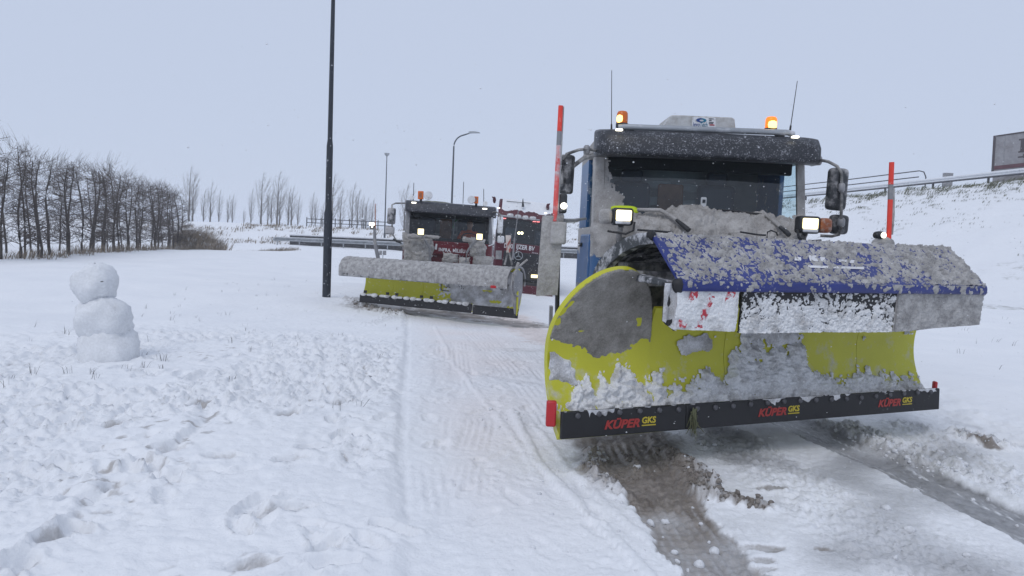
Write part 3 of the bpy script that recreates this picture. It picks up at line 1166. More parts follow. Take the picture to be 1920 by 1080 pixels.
def make_poplar(seed, H=8.0, W=1.0):
    r = random.Random(seed)
    tr, cr = MB(), MB()
    pts, rad = [], []
    for i in range(9):
        f = i / 8
        pts.append((.28 * f ** 2.2 + r.uniform(-.04, .04), r.uniform(-.03, .03), f * H - .2))
        rad.append(.13 * (1 - f) ** 1.2 + .012)
    tr.tube(pts, rad, 6)

    def on(f):
        k = min(int(f * 8), 7)
        return Vector(pts[k]).lerp(Vector(pts[k + 1]), f * 8 - k)
    for k in range(58):
        f = .10 + .84 * (k + r.random()) / 80
        an = r.uniform(0, 2 * PI)
        L = (.35 + 1.1 * math.sin(PI * min(1, f * 1.12)) ** .7) * W * r.uniform(.6, 1.15)
        b0 = on(f)
        out = Vector((math.cos(an), math.sin(an), 0))
        b1 = b0 + out * L * .42 + Vector((.13 * L, 0, L * 1.15))     # swept up and bent by the wind to the right
        stick(cr, b0, b1, .019 * (1.1 - f), .006, out * L * .14)
        for q in range(5):
            t0 = b0.lerp(b1, r.uniform(.25, 1)) + out * L * .08
            d = (out * r.uniform(-.1, .5) + Vector((r.gauss(.18, .22), r.gauss(0, .3), 1))).normalized() * r.uniform(.3, .75)
            stick(cr, t0, t0 + d, .0062, .003)
    for k in range(16):
        b0 = on(r.uniform(.85, 1))
        stick(cr, b0, b0 + Vector((r.uniform(.1, .5), r.gauss(0, .1), r.uniform(.4, 1.0))), .007, .003)
    return tr, cr


def tree_thing(name, maker, bark, twig, label, cat, group):
    t = thing(name, label, cat, group=group)
    a, b = maker
    a.build('trunk', bark, t)
    b.build('crown', twig, t, smooth_ang=10)
    return t


def tree_copy(src, loc, rz, sc, label, tilt=0.0):
    return dup(src, loc, (tilt, 0, rz), sc, label)


ALD = [tree_thing('windbreak_tree', make_alder(40 + k), BARK, TWIG, 'x', 'tree', 'clipped bare trees of the windbreak') for k in range(6)]
used_a = [False] * 6
ra = random.Random(9)
ROW_A, ROW_B = Vector((-17.6, 23.0, 0)), Vector((-22.6, 47.5, 0))
NT = 29
row_ang = math.atan2(ROW_B.x - ROW_A.x, ROW_B.y - ROW_A.y)
ends = {0: 'bare clipped tree at the left edge of the photo, nearest of the front windbreak row', NT - 1: 'last bare clipped tree at the right end of the windbreak, beside the reeds'}


def put_alder(i, loc, sc, label, rz=None):
    k = i % 6
    rz = -row_ang + ra.choice((0, PI)) + ra.uniform(-.2, .2) if rz is None else rz
    if not used_a[k]:
        used_a[k] = True
        ALD[k].location, ALD[k].rotation_euler, ALD[k].scale = loc, (0, 0, rz), sc
        ALD[k]['label'] = label
        return ALD[k]
    return tree_copy(ALD[k], loc, rz, sc, label)


for i in range(NT):
    f = i / (NT - 1)
    q = ROW_A.lerp(ROW_B, f ** 1.03) + Vector((ra.uniform(-.25, .25), ra.uniform(-.25, .25), 0))
    q.z = zg(q.x, q.y)
    lab = ends.get(i, 'bare clipped tree in the front windbreak row, %s trunk from its left end' % ORD[min(i, 29)])
    hs = ra.uniform(.97, 1.05)
    put_alder(i, q, (ra.uniform(.85, 1.25), ra.uniform(.95, 1.2), hs * 1.02), lab)
for i in range(12):                     # the thinner second row behind
    f = (i + .5) / 12
    q = ROW_A.lerp(ROW_B, f) + Vector((-1.9 + ra.uniform(-.3, .3), .3 + ra.uniform(-.3, .3), 0))
    q.z = zg(q.x, q.y)
    put_alder(i + 2, q, (.7, 1.1, ra.uniform(.93, 1.0)), 'thin bare tree in the back row of the windbreak, %s from its left end' % ORD[i])
# a few unclipped stems that stick out above the row
for i, (f, hgt, lab) in enumerate(((0.02, 1.33, 'tallest unclipped bare tree at the far left of the windbreak'), (.14, 1.17, 'bare tree with tall unclipped shoots near the left of the windbreak'),
                                   (.52, 1.24, 'slim unclipped sapling rising above the middle of the windbreak'), (.86, 1.12, 'slim unclipped sapling rising above the right end of the windbreak'))):
    q = ROW_A.lerp(ROW_B, f) + Vector((-.7, .4, 0))
    q.z = zg(q.x, q.y)
    put_alder(i + 1, q, (.8, .8, hgt), lab)

POP = [tree_thing('poplar_tree', make_poplar(70 + k, W=(1.45, 1.15, 1.25, 1.6)[k]), PBARK, PTWIG, 'x', 'tree', 'bare poplars in the distant row') for k in range(4)]
used_p = [False] * 4
rp = random.Random(4)
# where each stands: base and top as seen, kind, distance
PLIST = [(354, 417, 303, 0), (361, 417, 318, 1), (381, 419, 350, 2), (394, 419, 335, 1), (410, 420, 352, 2), (427, 421, 362, 1), (435, 421, 360, 2), (457, 421, 388, 1), (470, 422, 348, 2),
         (489, 422, 316, 0), (502, 423, 350, 1), (508, 423, 352, 2), (519, 423, 313, 0), (524, 424, 345, 1), (540, 425, 347, 3), (546, 425, 345, 1), (558, 425, 362, 2), (584, 427, 356, 2),
         (591, 427, 370, 1), (604, 430, 375, 2), (621, 432, 318, 0), (637, 440, 350, 1), (659, 437, 336, 3), (669, 437, 350, 1), (678, 438, 364, 2), (685, 438, 366, 1), (696, 440, 368, 2), (757, 440, 337, 3)]
for i, (px, pb, ptop, k) in enumerate(PLIST):
    Y = 112 - (14 if px > 612 else 0) + rp.uniform(-2, 2) + (-4 if k == 0 else 0)
    q = at(px, pb, Y)
    zgr = zg(q.x, q.y)
    hh = (pb - ptop) * Y / FPX
    q.z = min(q.z, zgr + .05) if abs(q.z - zgr) > .6 else q.z
    hh = at(px, ptop, Y).z - q.z
    s = hh / 8.6
    lab = 'bare wind-swept poplar in the distant row, %s from the left' % ORD[i]
    if i == len(PLIST) - 1:
        lab = 'bare poplar whose top shows just above the left side of the red plough cab'
    if i == 20:
        lab = 'tall bare poplar half hidden behind the black lamp post'
    sc = (s * rp.uniform(1.05, 1.35), s * 1.15, s)
    if not used_p[k]:
        used_p[k] = True
        POP[k].location, POP[k].rotation_euler, POP[k].scale = q, (0, 0, rp.uniform(-.3, .3)), sc
        POP[k]['label'] = lab
    else:
        tree_copy(POP[k], q, rp.uniform(-.35, .35), sc, lab)

# ================================================================== SNOWMAN
def lump_ball(c, rx, ry, rz, seed, n=48, flat=0.0):
    th, ph = np.meshgrid(np.linspace(0, 2 * PI, n, endpoint=False), np.linspace(0.02, PI - .02, n // 2), indexing='ij')
    D = np.stack([np.sin(ph) * np.cos(th), np.sin(ph) * np.sin(th), np.cos(ph)], -1).reshape(-1, 3)
    rr = 1 + .13 * pn(D, 1.5, seed) + .045 * fbm(D, 3.6, 4, seed + 1, .6, True) + .02 * pn(D, 14, seed + 2)
    D = np.sign(D) * np.abs(D) ** (1 - flat)
    V = D * rr[:, None] * np.array([rx, ry, rz]) + np.array(c)
    idx = np.arange(n * (n // 2)).reshape(n, n // 2)
    Q = np.stack([idx, np.roll(idx, -1, 0), np.roll(np.roll(idx, -1, 0), -1, 1), np.roll(idx, -1, 1)], -1)[:, :-1].reshape(-1, 4)
    return V, Q


sg = gp(200, 684)
sb = Vector((sg.x, sg.y + .28, zg(sg.x, sg.y + .28)))
mpp = sb.y / FPX
man = thing('snowman', 'small lopsided snowman of three packed snow balls standing in the field', 'snowman', sb)
SNOWP = crustmat('packed_snow', (.75, .765, .785), (.82, .835, .86), 5, fine=38, bump=.5)
for nm, cxp, cyp, wp, hp, sd in (('snow_base', 202, 664, 106, 118, 3), ('snow_torso', 194, 600, 95, 90, 8), ('snow_head', 178, 532, 76, 74, 14)):
    c = at(cxp, cyp, sb.y)
    V, Q = lump_ball(c, wp / 2 * mpp * 1.02, wp / 2 * mpp * .95, hp / 2 * mpp * 1.03, sd, flat=.10)
    rawmesh(nm, V, Q, SNOWP, man, 'W')
mk = MB()
for px, py in ((191, 528),):
    e = at(px, py, sb.y - .26)
    mk.lathe(e, [(.002, -.03), (.006, -.01), (.006, .01), (.002, .03)], 6, 'Y')
mk.build('pebble', WEED, man, 'W')

# ================================================================== LAMP POSTS
def lamp_post(name, label, base, H, r, mat, arm=None, stepped=True):
    t = thing(name, label, 'lamp post', base, group='road lamp posts')
    if stepped:
        m = MB()
        prof = [(r, -.2), (r, H * .22), (r * .98, H * .223), (r * .78, H * .235), (r * .76, H * .40), (r * .72, H * .405), (r * .58, H * .418), (r * .5, H * .7), (r * .34, H)]
        m.lathe((0, 0, 0), prof, 20)
        m.build('pole', mat, t, smooth_ang=60)
        d = MB().box((0, -r * 1.0, .75), (r * .9, .02, .4))
        d.build('access_door', mat, t, bevel=.004)
        l_ = MB()
        l_.tube([(0, 0, H), (0, 0, H + .25)], r * .3, 10)
        l_.lathe((0, 0, H + .25), [(.06, 0), (.3, .05), (.26, .13), (.05, .18)], 16)
        l_.build('lamp_head', mat, t)
    elif arm:
        m = MB()
        rr, L = .9, arm
        pts = [(0, 0, -.2), (0, 0, H * .5), (0, 0, H - 1.2)]
        for k in range(1, 8):
            a = k / 7 * math.radians(78)
            pts.append((rr * (1 - math.cos(a)), 0, H - 1.2 + rr * math.sin(a)))
        e = Vector(pts[-1]) + Vector((L - .9, 0, .16))
        pts.append(tuple(e))
        m.tube(pts, [r, r * .9, r * .7] + [r * .6] * 7 + [r * .5], 10)
        m.build('pole', mat, t, smooth_ang=60)
        h_ = MB()
        h_.prism([(e.x - .1, -.13, e.z - .05), (e.x + .2, -.13, e.z + .0), (e.x + .75, -.13, e.z + .02), (e.x + .7, -.13, e.z + .08), (e.x + .35, -.13, e.z + .14), (e.x - .1, -.13, e.z + .13)], (0, .26, 0))
        h_.build('lamp_head', GALV, t, bevel=.03)
    else:
        m = MB()
        m.lathe((0, 0, 0), [(r, -.2), (r, 1.2), (r * .75, 1.3), (r * .4, H)], 12)
        m.build('pole', mat, t, smooth_ang=60)
        h_ = MB()
        h_.lathe((0, 0, H), [(.08, -.1), (.2, .0), (.26, .12), (.25, .2), (.05, .24)], 14)
        h_.build('lamp_head', GALV, t)
    return t


q = gp(612, 561, -.2)
q = at(612, 559, 18.2)
lamp_post('lamp_post', 'tall black stepped lamp post in the snow left of the red plough truck', (q.x, q.y, zg(q.x, q.y)), 9.8, .108, POLEM)
q = at(721, 446, 70)
tp = at(725, 291, 70)
lamp_post('lamp_post', 'slim straight lamp post with a small top lantern far behind the red plough truck', (q.x, q.y, zg(q.x, q.y)), tp.z - zg(q.x, q.y), .10, POLEF, stepped=False)
q = at(845, 440, 52)
tp = at(848, 244, 52)
lamp_post('lamp_post', 'grey lamp post with a curved arm rising behind the red plough cab', (q.x, q.y, zg(q.x, q.y)), tp.z - zg(q.x, q.y), .085, POLEF, arm=1.35, stepped=False)

# ================================================================== WALL AND GUARDRAIL BEHIND THE TRUCKS
WALLM = pmat('stone_wall', (.055, .055, .06), .9, var=.6, dirt=(.6, .7), dcol=(.4, .4, .42), dscale=7)
GY0 = 65.0
gx0, gx1 = at(517, 460, GY0).x, 19.0
gz = zg(-15, GY0)
wl_ = thing('stone_wall', 'low dark wall of stacked stones capped with snow behind the guardrail', 'wall', (gx0 + 1.0, GY0 + .9, gz))
wz = .98
MB().box(((gx1 - gx0 - 1) / 2, .3, wz / 2 - .1), (gx1 - gx0 - 1, .5, wz + .1)).build('wall_core', WALLM, wl_)
sr = random.Random(3)
st = MB()
for row in range(11):
    xx = 0.0
    while xx < gx1 - gx0 - 1.1:
        L = sr.uniform(.14, .5)
        st.box((xx + L / 2, .04 - sr.uniform(0, .05), .04 + row * .088), (L - .03, .1, .07))
        xx += L
st.build('stones', WALLM, wl_, kind='stuff')
cp = MB().box(((gx1 - gx0 - 1) / 2, .28, wz + .05), (gx1 - gx0 - .9, .72, .14))
cp.build('snow_cap', SNOWM, wl_, bevel=.05)


def w_beam(mb, p0, p1, z, hgt=.31, d=.07):
    p0, p1 = Vector(p0), Vector(p1)
    t = (p1 - p0).normalized()
    n_ = Vector((t.y, -t.x, 0))
    prof = [(0, 0), (d, .04), (d, .10), (0, .145), (0, .165), (d, .21), (d, .27), (0, .31)]
    prof = [(a, b * hgt / .31) for a, b in prof]
    back = [(a - .012, b) for a, b in prof[::-1]]
    poly = [p0 + n_ * a + Vector((0, 0, z + b)) for a, b in prof + back]
    mb.prism(poly, p1 - p0)


gr = thing('guardrail', 'grey steel guardrail in front of the low dark stone wall', 'guardrail', (gx0, GY0, gz))
nseg = 10
Ls = (gx1 - gx0) / nseg
for k in range(nseg):
    m = MB()
    w_beam(m, (k * Ls + .02, -.06, 0), ((k + 1) * Ls, -.06, 0), .42, .34, .09)
    m.build('rail', GALV, gr, smooth_ang=30)
    s_ = MB()
    s_.box((k * Ls + Ls / 2, -.08, .775), (Ls - .01, .16, .05))
    s_.build('snow_cap', SNOWM, gr, bevel=.02)
for k in range(21):
    MB().box((k * Ls / 2 + .15, 0, .25), (.10, .12, .85)).build('post', GALV, gr, bevel=.01)
MB().box((-.1, -.05, .58), (.25, .2, .36)).build('end_terminal', GALV, gr, bevel=.06)

# low fence on the dike further right
fx0, fx1, fy = at(575, 427, 84).x, at(735, 435, 84).x, 84.0
fz = zg(fx0, fy)
fe = thing('field_fence', 'thin dark post and rail fence among the distant poplars', 'fence', (fx0, fy, fz))
nF = 7
for k in range(nF):
    xx = (fx1 - fx0) * k / (nF - 1)
    MB().box((xx, 0, .5), (.10, .10, 1.3)).build('post', WALLM, fe)
for k in range(nF - 1):
    a, b = (fx1 - fx0) * k / (nF - 1), (fx1 - fx0) * (k + 1) / (nF - 1)
    for zz in (.95, .5):
        MB().box(((a + b) / 2, -.08, zz), (b - a - .01, .05, .09)).build('rail', WALLM, fe)

# ================================================================== RAILS, CABINET AND TRAILER ON THE RAMP
RAILD = pmat('rail_dark', (.055, .055, .065), .5, .2)
s_tr = float(_l[2])
RAILSNOW = pmat('snowy_rail', (.20, .21, .23), .6, dirt=(.22, .36), dcol=(.74, .76, .79), dscale=5)
b0 = crest(np.array([20.0]))[0]
rr_ = thing('ramp_guardrail', 'snow-plastered guardrail along the crest of the ramp embankment', 'guardrail', tuple(b0))
s = 12.0
while s < 112:
    a, b = crest(np.array([s, s + 4.0]))
    _, nn = crest_dir(np.array([s + 2.0]))
    a, b = Vector(a) + Vector(nn[0]) * -.15, Vector(b) + Vector(nn[0]) * -.15
    m = MB()
    t = (b - a)
    q0, q1 = a, b - t.normalized() * .02
    prof = [(0, .42), (.08, .47), (.08, .53), (.0, .57), (.08, .62), (.08, .70), (0, .76), (-.03, .76), (-.03, .42)]
    n3 = Vector(nn[0])
    m.prism([q0 + n3 * p_ + Vector((0, 0, z_)) for p_, z_ in prof], q1 - q0)
    m.build('rail', RAILSNOW, rr_, 'W', smooth_ang=20)
    lo = MB()
    lo.prism([q0 + n3 * p_ + Vector((0, 0, z_)) for p_, z_ in ((-.02, .34), (.07, .34), (.07, .415), (-.02, .415))], q1 - q0)
    lo.build('lower_edge', RAILD, rr_, 'W')
    if int(s) % 8 == 4 or s > 34:
        pp = a.lerp(b, .5)
        MB().box(pp + Vector((0, 0, .02)), (.11, .11, .72)).build('post', RAILD, rr_, 'W')
    s += 4.0

# tubular bridge railing left of the stake
s0, s1 = None, None
for s in np.linspace(30, 110, 400):
    c = crest(np.array([s]))[0]
    v = CAMR.transposed() @ (Vector(c) - EYE)
    pxx = 960 + v.x / -v.z * FPX
    if s0 is None and pxx < 1694:
        s0 = s
    if s1 is None and pxx < 1075:
        s1 = s
s0, s1 = s0 or 40, s1 or 100
b0 = crest(np.array([s0]))[0]
br = thing('bridge_railing', 'dark tubular railing with a rounded end at the top of the snowy bank', 'railing', tuple(b0))
ss = np.arange(s0 + .5, s1, 2.4)
cc = crest(ss)
_, nn = crest_dir(ss)
cc = cc - nn * 2.2
e0 = Vector(crest(np.array([s0 - .1]))[0] - nn[0] * 2.2)
for zz in (1.75, 1.28):
    m = MB()
    pts = [Vector(c) + Vector((0, 0, zz)) for c in cc]
    if zz > 1.5:
        f0 = e0
        pts = [f0 + Vector((0, 0, .3)), f0 + Vector((0, 0, 1.2)), f0.lerp(Vector(cc[0]), .35) + Vector((0, 0, 1.62))] + pts
    m.tube(pts, .045, 6)
    m.build('rail', RAILD, br, 'W')
for k in range(1, len(cc), 2):
    c = Vector(cc[k])
    m = MB()
    m.tube([c + Vector((.12, -.2, .2)), c + Vector((0, 0, 1.75))], .045, 6)
    m.build('post', RAILD, br, 'W')

q = at(1777, 333, 56)
cab_ = thing('roadside_cabinet', 'small grey roadside cabinet at the top of the embankment left of the trailer', 'cabinet', tuple(q - Vector((0, 0, .9))))
MB().box(q + Vector((0, 0, -.3)), (.62, .4, 1.25)).build('cabinet_body', GREYM, cab_, 'W', bevel=.02)
MB().box(q + Vector((0, 0, .36)), (.68, .46, .06)).build('cabinet_lid', SNOWM, cab_, 'W', bevel=.02)

# the trailer driving up the ramp: only its rear corner is in the frame
rear_top = at(1863, 255, 49.0)
sidx = np.argmin(np.abs(crest(np.linspace(0, 120, 600))[:, 1] - 49.0))
sT = np.linspace(0, 120, 600)[sidx]
cT = crest(np.array([sT]))[0]
dT = crest(np.array([sT - 6]))[0] - cT
dT = Vector(dT).normalized()
nT = Vector((dT.y, -dT.x, 0)).normalized()       # away from the camera
if nT.y < 0 and nT.x < 0:
    nT = -nT
upT = Vector((0, 0, 1))
upT = (upT - dT * upT.dot(dT)).normalized()
TRM = pmat('trailer_tarp', (.30, .29, .30), .6, dirt=(.45, .65), dcol=(.22, .21, .21), dscale=1.2)
TRF = pmat('trailer_frame', (.055, .04, .045), .5)
TRS = pmat('trailer_stripe', (.11, .035, .045), .5)
tl = thing('box_trailer', 'dirty grey lorry trailer with dark lettering on the ramp at the right edge', 'trailer', tuple(rear_top - upT * 3.6))
bot = rear_top - upT * 2.78


def tp_(l, w, z):
    return bot + dT * l + nT * w + upT * z


m = MB()
m.prism([tp_(.10, 0, -.5), tp_(12.5, 0, -.5), tp_(12.5, 2.5, -.5), tp_(.10, 2.5, -.5)], upT * 3.2)
m.build('tarpaulin', TRM, tl, 'W')
for nm, l0, l1, z0, z1, mt in (('rear_post', 0, .16, -.05, 2.7, TRF), ('roof_rail', 0, 12.5, 2.70, 2.79, TRF), ('side_stripe', .17, 12.5, .42, .68, TRS), ('side_board', .17, 12.5, -.05, .16, TRF)):
    m = MB()
    m.prism([tp_(l0, -.03, z0), tp_(l1, -.03, z0), tp_(l1, .09, z0), tp_(l0, .09, z0)], upT * (z1 - z0))
    m.build(nm, mt, tl, 'W')
for k in range(5):
    m = MB()
    l0 = .75 + k * 1.6
    m.prism([tp_(l0, -.012, .7), tp_(l0 + .05, -.012, .7), tp_(l0 + .05, .0, .7), tp_(l0, .0, .7)], upT * 1.98)
    m.build('strap', GREYM, tl, 'W')
for k in range(3):
    for w_ in (.25, 2.25):
        m = MB()
        cc_ = tp_(2.4 + k * 1.3, w_, -.45)
        m.lathe((0, 0, 0), [(.2, -.16), (.48, -.16), (.5, 0), (.48, .16), (.2, .16)], 20, 'Y')
        R = Matrix((dT, nT, upT)).transposed()
        m.v = [tuple(cc_ + R @ Vector(p)) for p in m.v]
        m.build('wheel', TYRE, tl, 'W')
m = MB()
m.prism([tp_(.2, .4, -.4), tp_(12.4, .4, -.4), tp_(12.4, 2.1, -.4), tp_(.2, 2.1, -.4)], upT * .35)
m.build('chassis', TRF, tl, 'W')


def tbox(m, l0, l1, z0, z1):
    m.prism([tp_(l0, -.016, z0), tp_(l1, -.016, z0), tp_(l1, .0, z0), tp_(l0, .0, z0)], upT * (z1 - z0))


hl = MB()                       # the big slab-serif letters on the tarpaulin
L0 = 1.75
for a in (0, .78):
    tbox(hl, L0 + a + .08, L0 + a + .46, 1.50, 2.22)
    tbox(hl, L0 + a - .04, L0 + a + .58, 1.40, 1.50)
    tbox(hl, L0 + a - .04, L0 + a + .58, 2.22, 2.32)
tbox(hl, L0 + .46, L0 + .86, 1.78, 1.93)
hl.build('lettering', TRF, tl, 'W')
text('O', 'lettering', TRF, tl, tp_(L0 + 1.6, -.012, 1.40), dT, upT, 1.3, bold=.05, width=1.1)
text('-888', 'lettering', TRF, tl, tp_(L0 - .05, -.012, 1.02), dT, upT, .38, bold=.025, width=1.7)


# ================================================================== TRUCKS
REARM = pmat('cab_lining', (.20, .225, .235), .8, var=.3)
SHELFM = pmat('cab_trim', (.30, .34, .37), .8, var=.3)
COATM = pmat('brown_coat', (.22, .12, .08), .9, var=.5)
def rrect(w, d, r, y0=0.0, n=5, back=True):
    """plan outline (x, y) of a cab: rounded front corners, front at y0"""
    pts = []
    for cx, a0 in ((-w / 2 + r, PI), (w / 2 - r, 1.5 * PI)):
        for k in range(n + 1):
            a = a0 + k / n * PI / 2
            pts.append((cx + r * math.cos(a), y0 + r + r * math.sin(a)))
    pts += [(w / 2, y0 + d), (-w / 2, y0 + d)]
    return pts


def cab(T, w, ws0, ws1, roof, zb, depth, paint, door, visor_mat, pillar_mat, rake=.17, visor=True, quarter=.62, seats=True, glass=GLASS):
    hw = w / 2
    # lower body: a hollow shell below the windscreen
    out = rrect(w, depth, .16)
    MB().prism([(x, y, zb) for x, y in out], (0, 0, ws0 - zb)).build('cab_body', paint, T, bevel=.025)
    MB().box((0, depth - .04, (ws0 + roof) / 2), (w - .04, .08, roof - ws0 - .06)).build('rear_wall', REARM, T)
    for k, (zz, hh_) in enumerate(((ws0 + .16, .10), (ws0 + .40, .12), (ws0 + .62, .10))):
        MB().box((-.55 + .04 * k, depth - .10, zz), (.9, .04, hh_)).build('rear_shelf', SHELFM, T, bevel=.015)
        MB().box((.45, depth - .10, zz - .03), (.8, .04, hh_)).build('rear_shelf', SHELFM, T, bevel=.015)
    MB().box((-.02, depth - .14, ws0 + .32), (.34, .05, .62)).build('hanging_coat', COATM, T, bevel=.03)
    top = rrect(w - .02, depth - rake + .05, .14, rake - .05)
    m = MB()
    n = len(top)
    rings = []
    for k, (sc, z) in enumerate(((1.0, ws1), (1.0, roof - .10), (.985, roof - .05), (.95, roof - .01), (.8, roof + .02))):
        rings.append([((x) * sc, (y - depth / 2) * sc + depth / 2, z) for x, y in top])
    vs = [p for r in rings for p in r]
    fs = [(i * n + k, i * n + (k + 1) % n, (i + 1) * n + (k + 1) % n, (i + 1) * n + k) for i in range(4) for k in range(n)]
    fs += [tuple(range(n))[::-1], tuple(4 * n + k for k in range(n))]
    m.add(vs, fs).build('roof', paint, T, smooth_ang=50)
    # windscreen and pillars
    gw = hw - .13
    vs, nu, nv = [], 16, 6
    for i in range(nu + 1):
        for j in range(nv + 1):
            u = (i / nu * 2 - 1)
            v = j / nv
            vs.append((u * gw, .035 + rake * v + .05 * (u ** 2), ws0 + (ws1 - ws0) * v))
    fs = [(i * (nv + 1) + j, (i + 1) * (nv + 1) + j, (i + 1) * (nv + 1) + j + 1, i * (nv + 1) + j + 1) for i in range(nu) for j in range(nv)]
    MB().add(vs, fs).build('windscreen', glass, T, smooth_ang=80)
    for sx in (-1, 1):
        m = MB()
        m.prism([(sx * (hw - .13), .07, ws0), (sx * (hw - .015), .11, ws0), (sx * (hw - .01), .22, ws0), (sx * (hw - .09), .2, ws0)], (0, rake, ws1 - ws0))
        m.build('a_pillar', pillar_mat, T, bevel=.015)
        # door: skin, window frame and pane
        dx = hw + .012
        d = MB()
        d.box((sx * (dx - .01), .16 + .52, (zb + ws0) / 2 - .03), (.035, 1.02, ws0 - zb - .12))
        dd = d.build('door', door, T, bevel=.02)
        hd = MB().box((sx * (dx + .022), .98, ws0 - .22), (.035, .2, .05))
        hd.build('handle', BLACK, dd, bevel=.01)
        # window pillar and pane
        y0 = .26 + quarter
        MB().box((sx * (hw - .035), (y0 + depth) / 2, (ws0 + ws1) / 2), (.05, depth - y0, ws1 - ws0)).build('b_pillar', door, T)
        g = MB()
        g.add([(sx * (hw - .03), .20, ws0), (sx * (hw - .03), y0, ws0), (sx * (hw - .04), y0, ws1), (sx * (hw - .04), .16 + rake, ws1)], [(0, 1, 2, 3)])
        g.build('side_window', SIDEGLASS, T)
    # interior
    MB().prism([(-hw + .1, .16, ws0 + .002), (-hw + .1, .62, ws0 + .002), (-hw + .1, .60, ws0 + .05), (-hw + .1, .3, ws0 + .09), (-hw + .1, .16, ws0 + .04)], (w - .2, 0, 0)).build('dashboard', DARK, T, bevel=.02)
    MB().box((0, rake + .14, ws1 - .03), (w - .3, .06, .24)).build('screen_pelmet', DARK, T, bevel=.02)
    if seats:
        for sx in (-.56, .56):
            m = MB()
            m.box((sx, depth - .42, ws0 - .02), (.52, .5, .10))
            st_ = m.build('seat', SEATM, T, bevel=.05)
            MB().box((sx, depth - .22, ws0 + .30), (.5, .14, .66)).build('backrest', SEATM, st_, bevel=.06)
            MB().box((sx, depth - .22, ws0 + .71), (.28, .11, .17)).build('headrest', SEATM, st_, bevel=.04)
        sw = MB()
        c = Vector((.58, .50, ws0 + .13))
        R = Matrix.Rotation(math.radians(38), 3, 'X')
        sw.tube([c + R @ Vector((.22 * math.cos(a), .22 * math.sin(a), 0)) for a in [2 * PI * k / 24 for k in range(25)]], .016, 6, cap=False)
        sw.tube([c + R @ Vector((-.21, 0, 0)), c + R @ Vector((.21, 0, 0))], .016, 6)
        sw.build('steering_wheel', BLACK, T)
    if visor:
        prof = [(.19, ws1 + .005), (.02, ws1 - .05), (-.18, ws1 - .055), (-.215, ws1 - .03), (-.205, ws1 + .12), (-.13, ws1 + .215), (.02, ws1 + .25), (.24, ws1 + .25)]
        vs, fs = [], []
        xs = [-hw - .01, -hw + .03, -hw + .14, -hw + .4, 0, hw - .4, hw - .14, hw - .03, hw + .01]
        pull = [.12, .055, .015, 0, -.015, 0, .015, .055, .12]
        k = len(prof)
        for x, pl_ in zip(xs, pull):
            for (yy, zz) in prof:
                vs.append((x, min(yy + pl_ * 1.2, .26), zz))
        for i in range(len(xs) - 1):
            for j in range(k):
                fs.append((i * k + j, (i + 1) * k + j, (i + 1) * k + (j + 1) % k, i * k + (j + 1) % k))
        fs += [tuple(range(k)), tuple((len(xs) - 1) * k + j for j in range(k))[::-1]]
        MB().add(vs, fs).build('sun_visor', visor_mat, T, bevel=.012, smooth_ang=45)


def wheel_pair(T, w, y, r=.5, wd=.32, steer=0):
    for sx in (-1, 1):
        m = MB()
        c = (sx * (w / 2 - .19), y, r)
        m.lathe(c, [(r * .55, -wd / 2), (r * .94, -wd / 2), (r, -wd * .36), (r, wd * .36), (r * .94, wd / 2), (r * .55, wd / 2)], 28, 'X')
        wl__ = m.build('wheel', TYRE, T, smooth_ang=40)
        k = MB()
        k.lathe((c[0] + sx * .08, y, r), [(.05, -.1), (r * .55, -.1), (r * .56, .08), (.12, .02), (.1, .06), (.02, .07)], 20, 'X')
        k.build('rim', STEELD, wl__, smooth_ang=30)


def box_lamp(mb_h, mb_l, c, w, h, d):
    mb_h.box(Vector(c) + Vector((0, d / 2, 0)), (w * 1.18, d, h * 1.2))
    mb_l.box(Vector(c) + Vector((0, -.008, 0)), (w, .03, h))


# ------------------------------------------------------------------ the blue plough truck
O1 = Vector((2.075, 7.70, 0.0))
T1 = thing('plough_truck', 'blue snow plough truck with blue hooded yellow blade facing the camera', 'plough truck', O1)
W1 = 2.42
cab(T1, W1, 1.80, 2.62, 2.86, .72, 1.75, BLUE, BLUE2, VISOR, CR_GREY)
# chassis, bumper, wheels, hopper
MB().box((0, .02, .55), (2.36, .34, .34)).build('bumper', STEELD, T1, bevel=.05)
for sx in (-.42, .42):
    MB().box((sx, 2.5, .78), (.09, 4.6, .26)).build('chassis_beam', STEELD, T1)
wheel_pair(T1, 2.4, 1.15)
wheel_pair(T1, 2.1, 3.2)
m = MB()
m.prism([(-.75, 2.2, 1.15), (.95, 2.2, 1.15), (1.0, 2.2, 2.45), (1.0, 2.2, 2.72), (-.85, 2.2, 2.72), (-.85, 2.2, 2.45)], (0, 2.5, 0))
m.build('salt_hopper', GREYM, T1, bevel=.02)
MB().box((-1.04, 1.88, 1.9), (.18, .16, 1.5)).build('air_intake', GREYM, T1, bevel=.03)
for k in range(3):
    MB().box((0, .005, 1.0 + k * .14), (1.9, .05, .05)).build('grille_bar', BLACK, T1, bevel=.01)

# roof kit
m = MB()
a, b = at(1163, 237.5, 7.62), at(1484, 249, 7.62)
m.tube([a + Vector((-.02, 0, -.01)), a.lerp(b, .02), a.lerp(b, .98), b + Vector((.03, .03, -.01))], .032, 10)
m.build('roof_bar', GALV, T1, 'W', smooth_ang=60)
for f in (.06, .94):
    p_ = a.lerp(b, f)
    MB().box(p_ + Vector((0, .04, -.05)), (.09, .08, .08)).build('bar_bracket', BLACK, T1, 'W', bevel=.01)


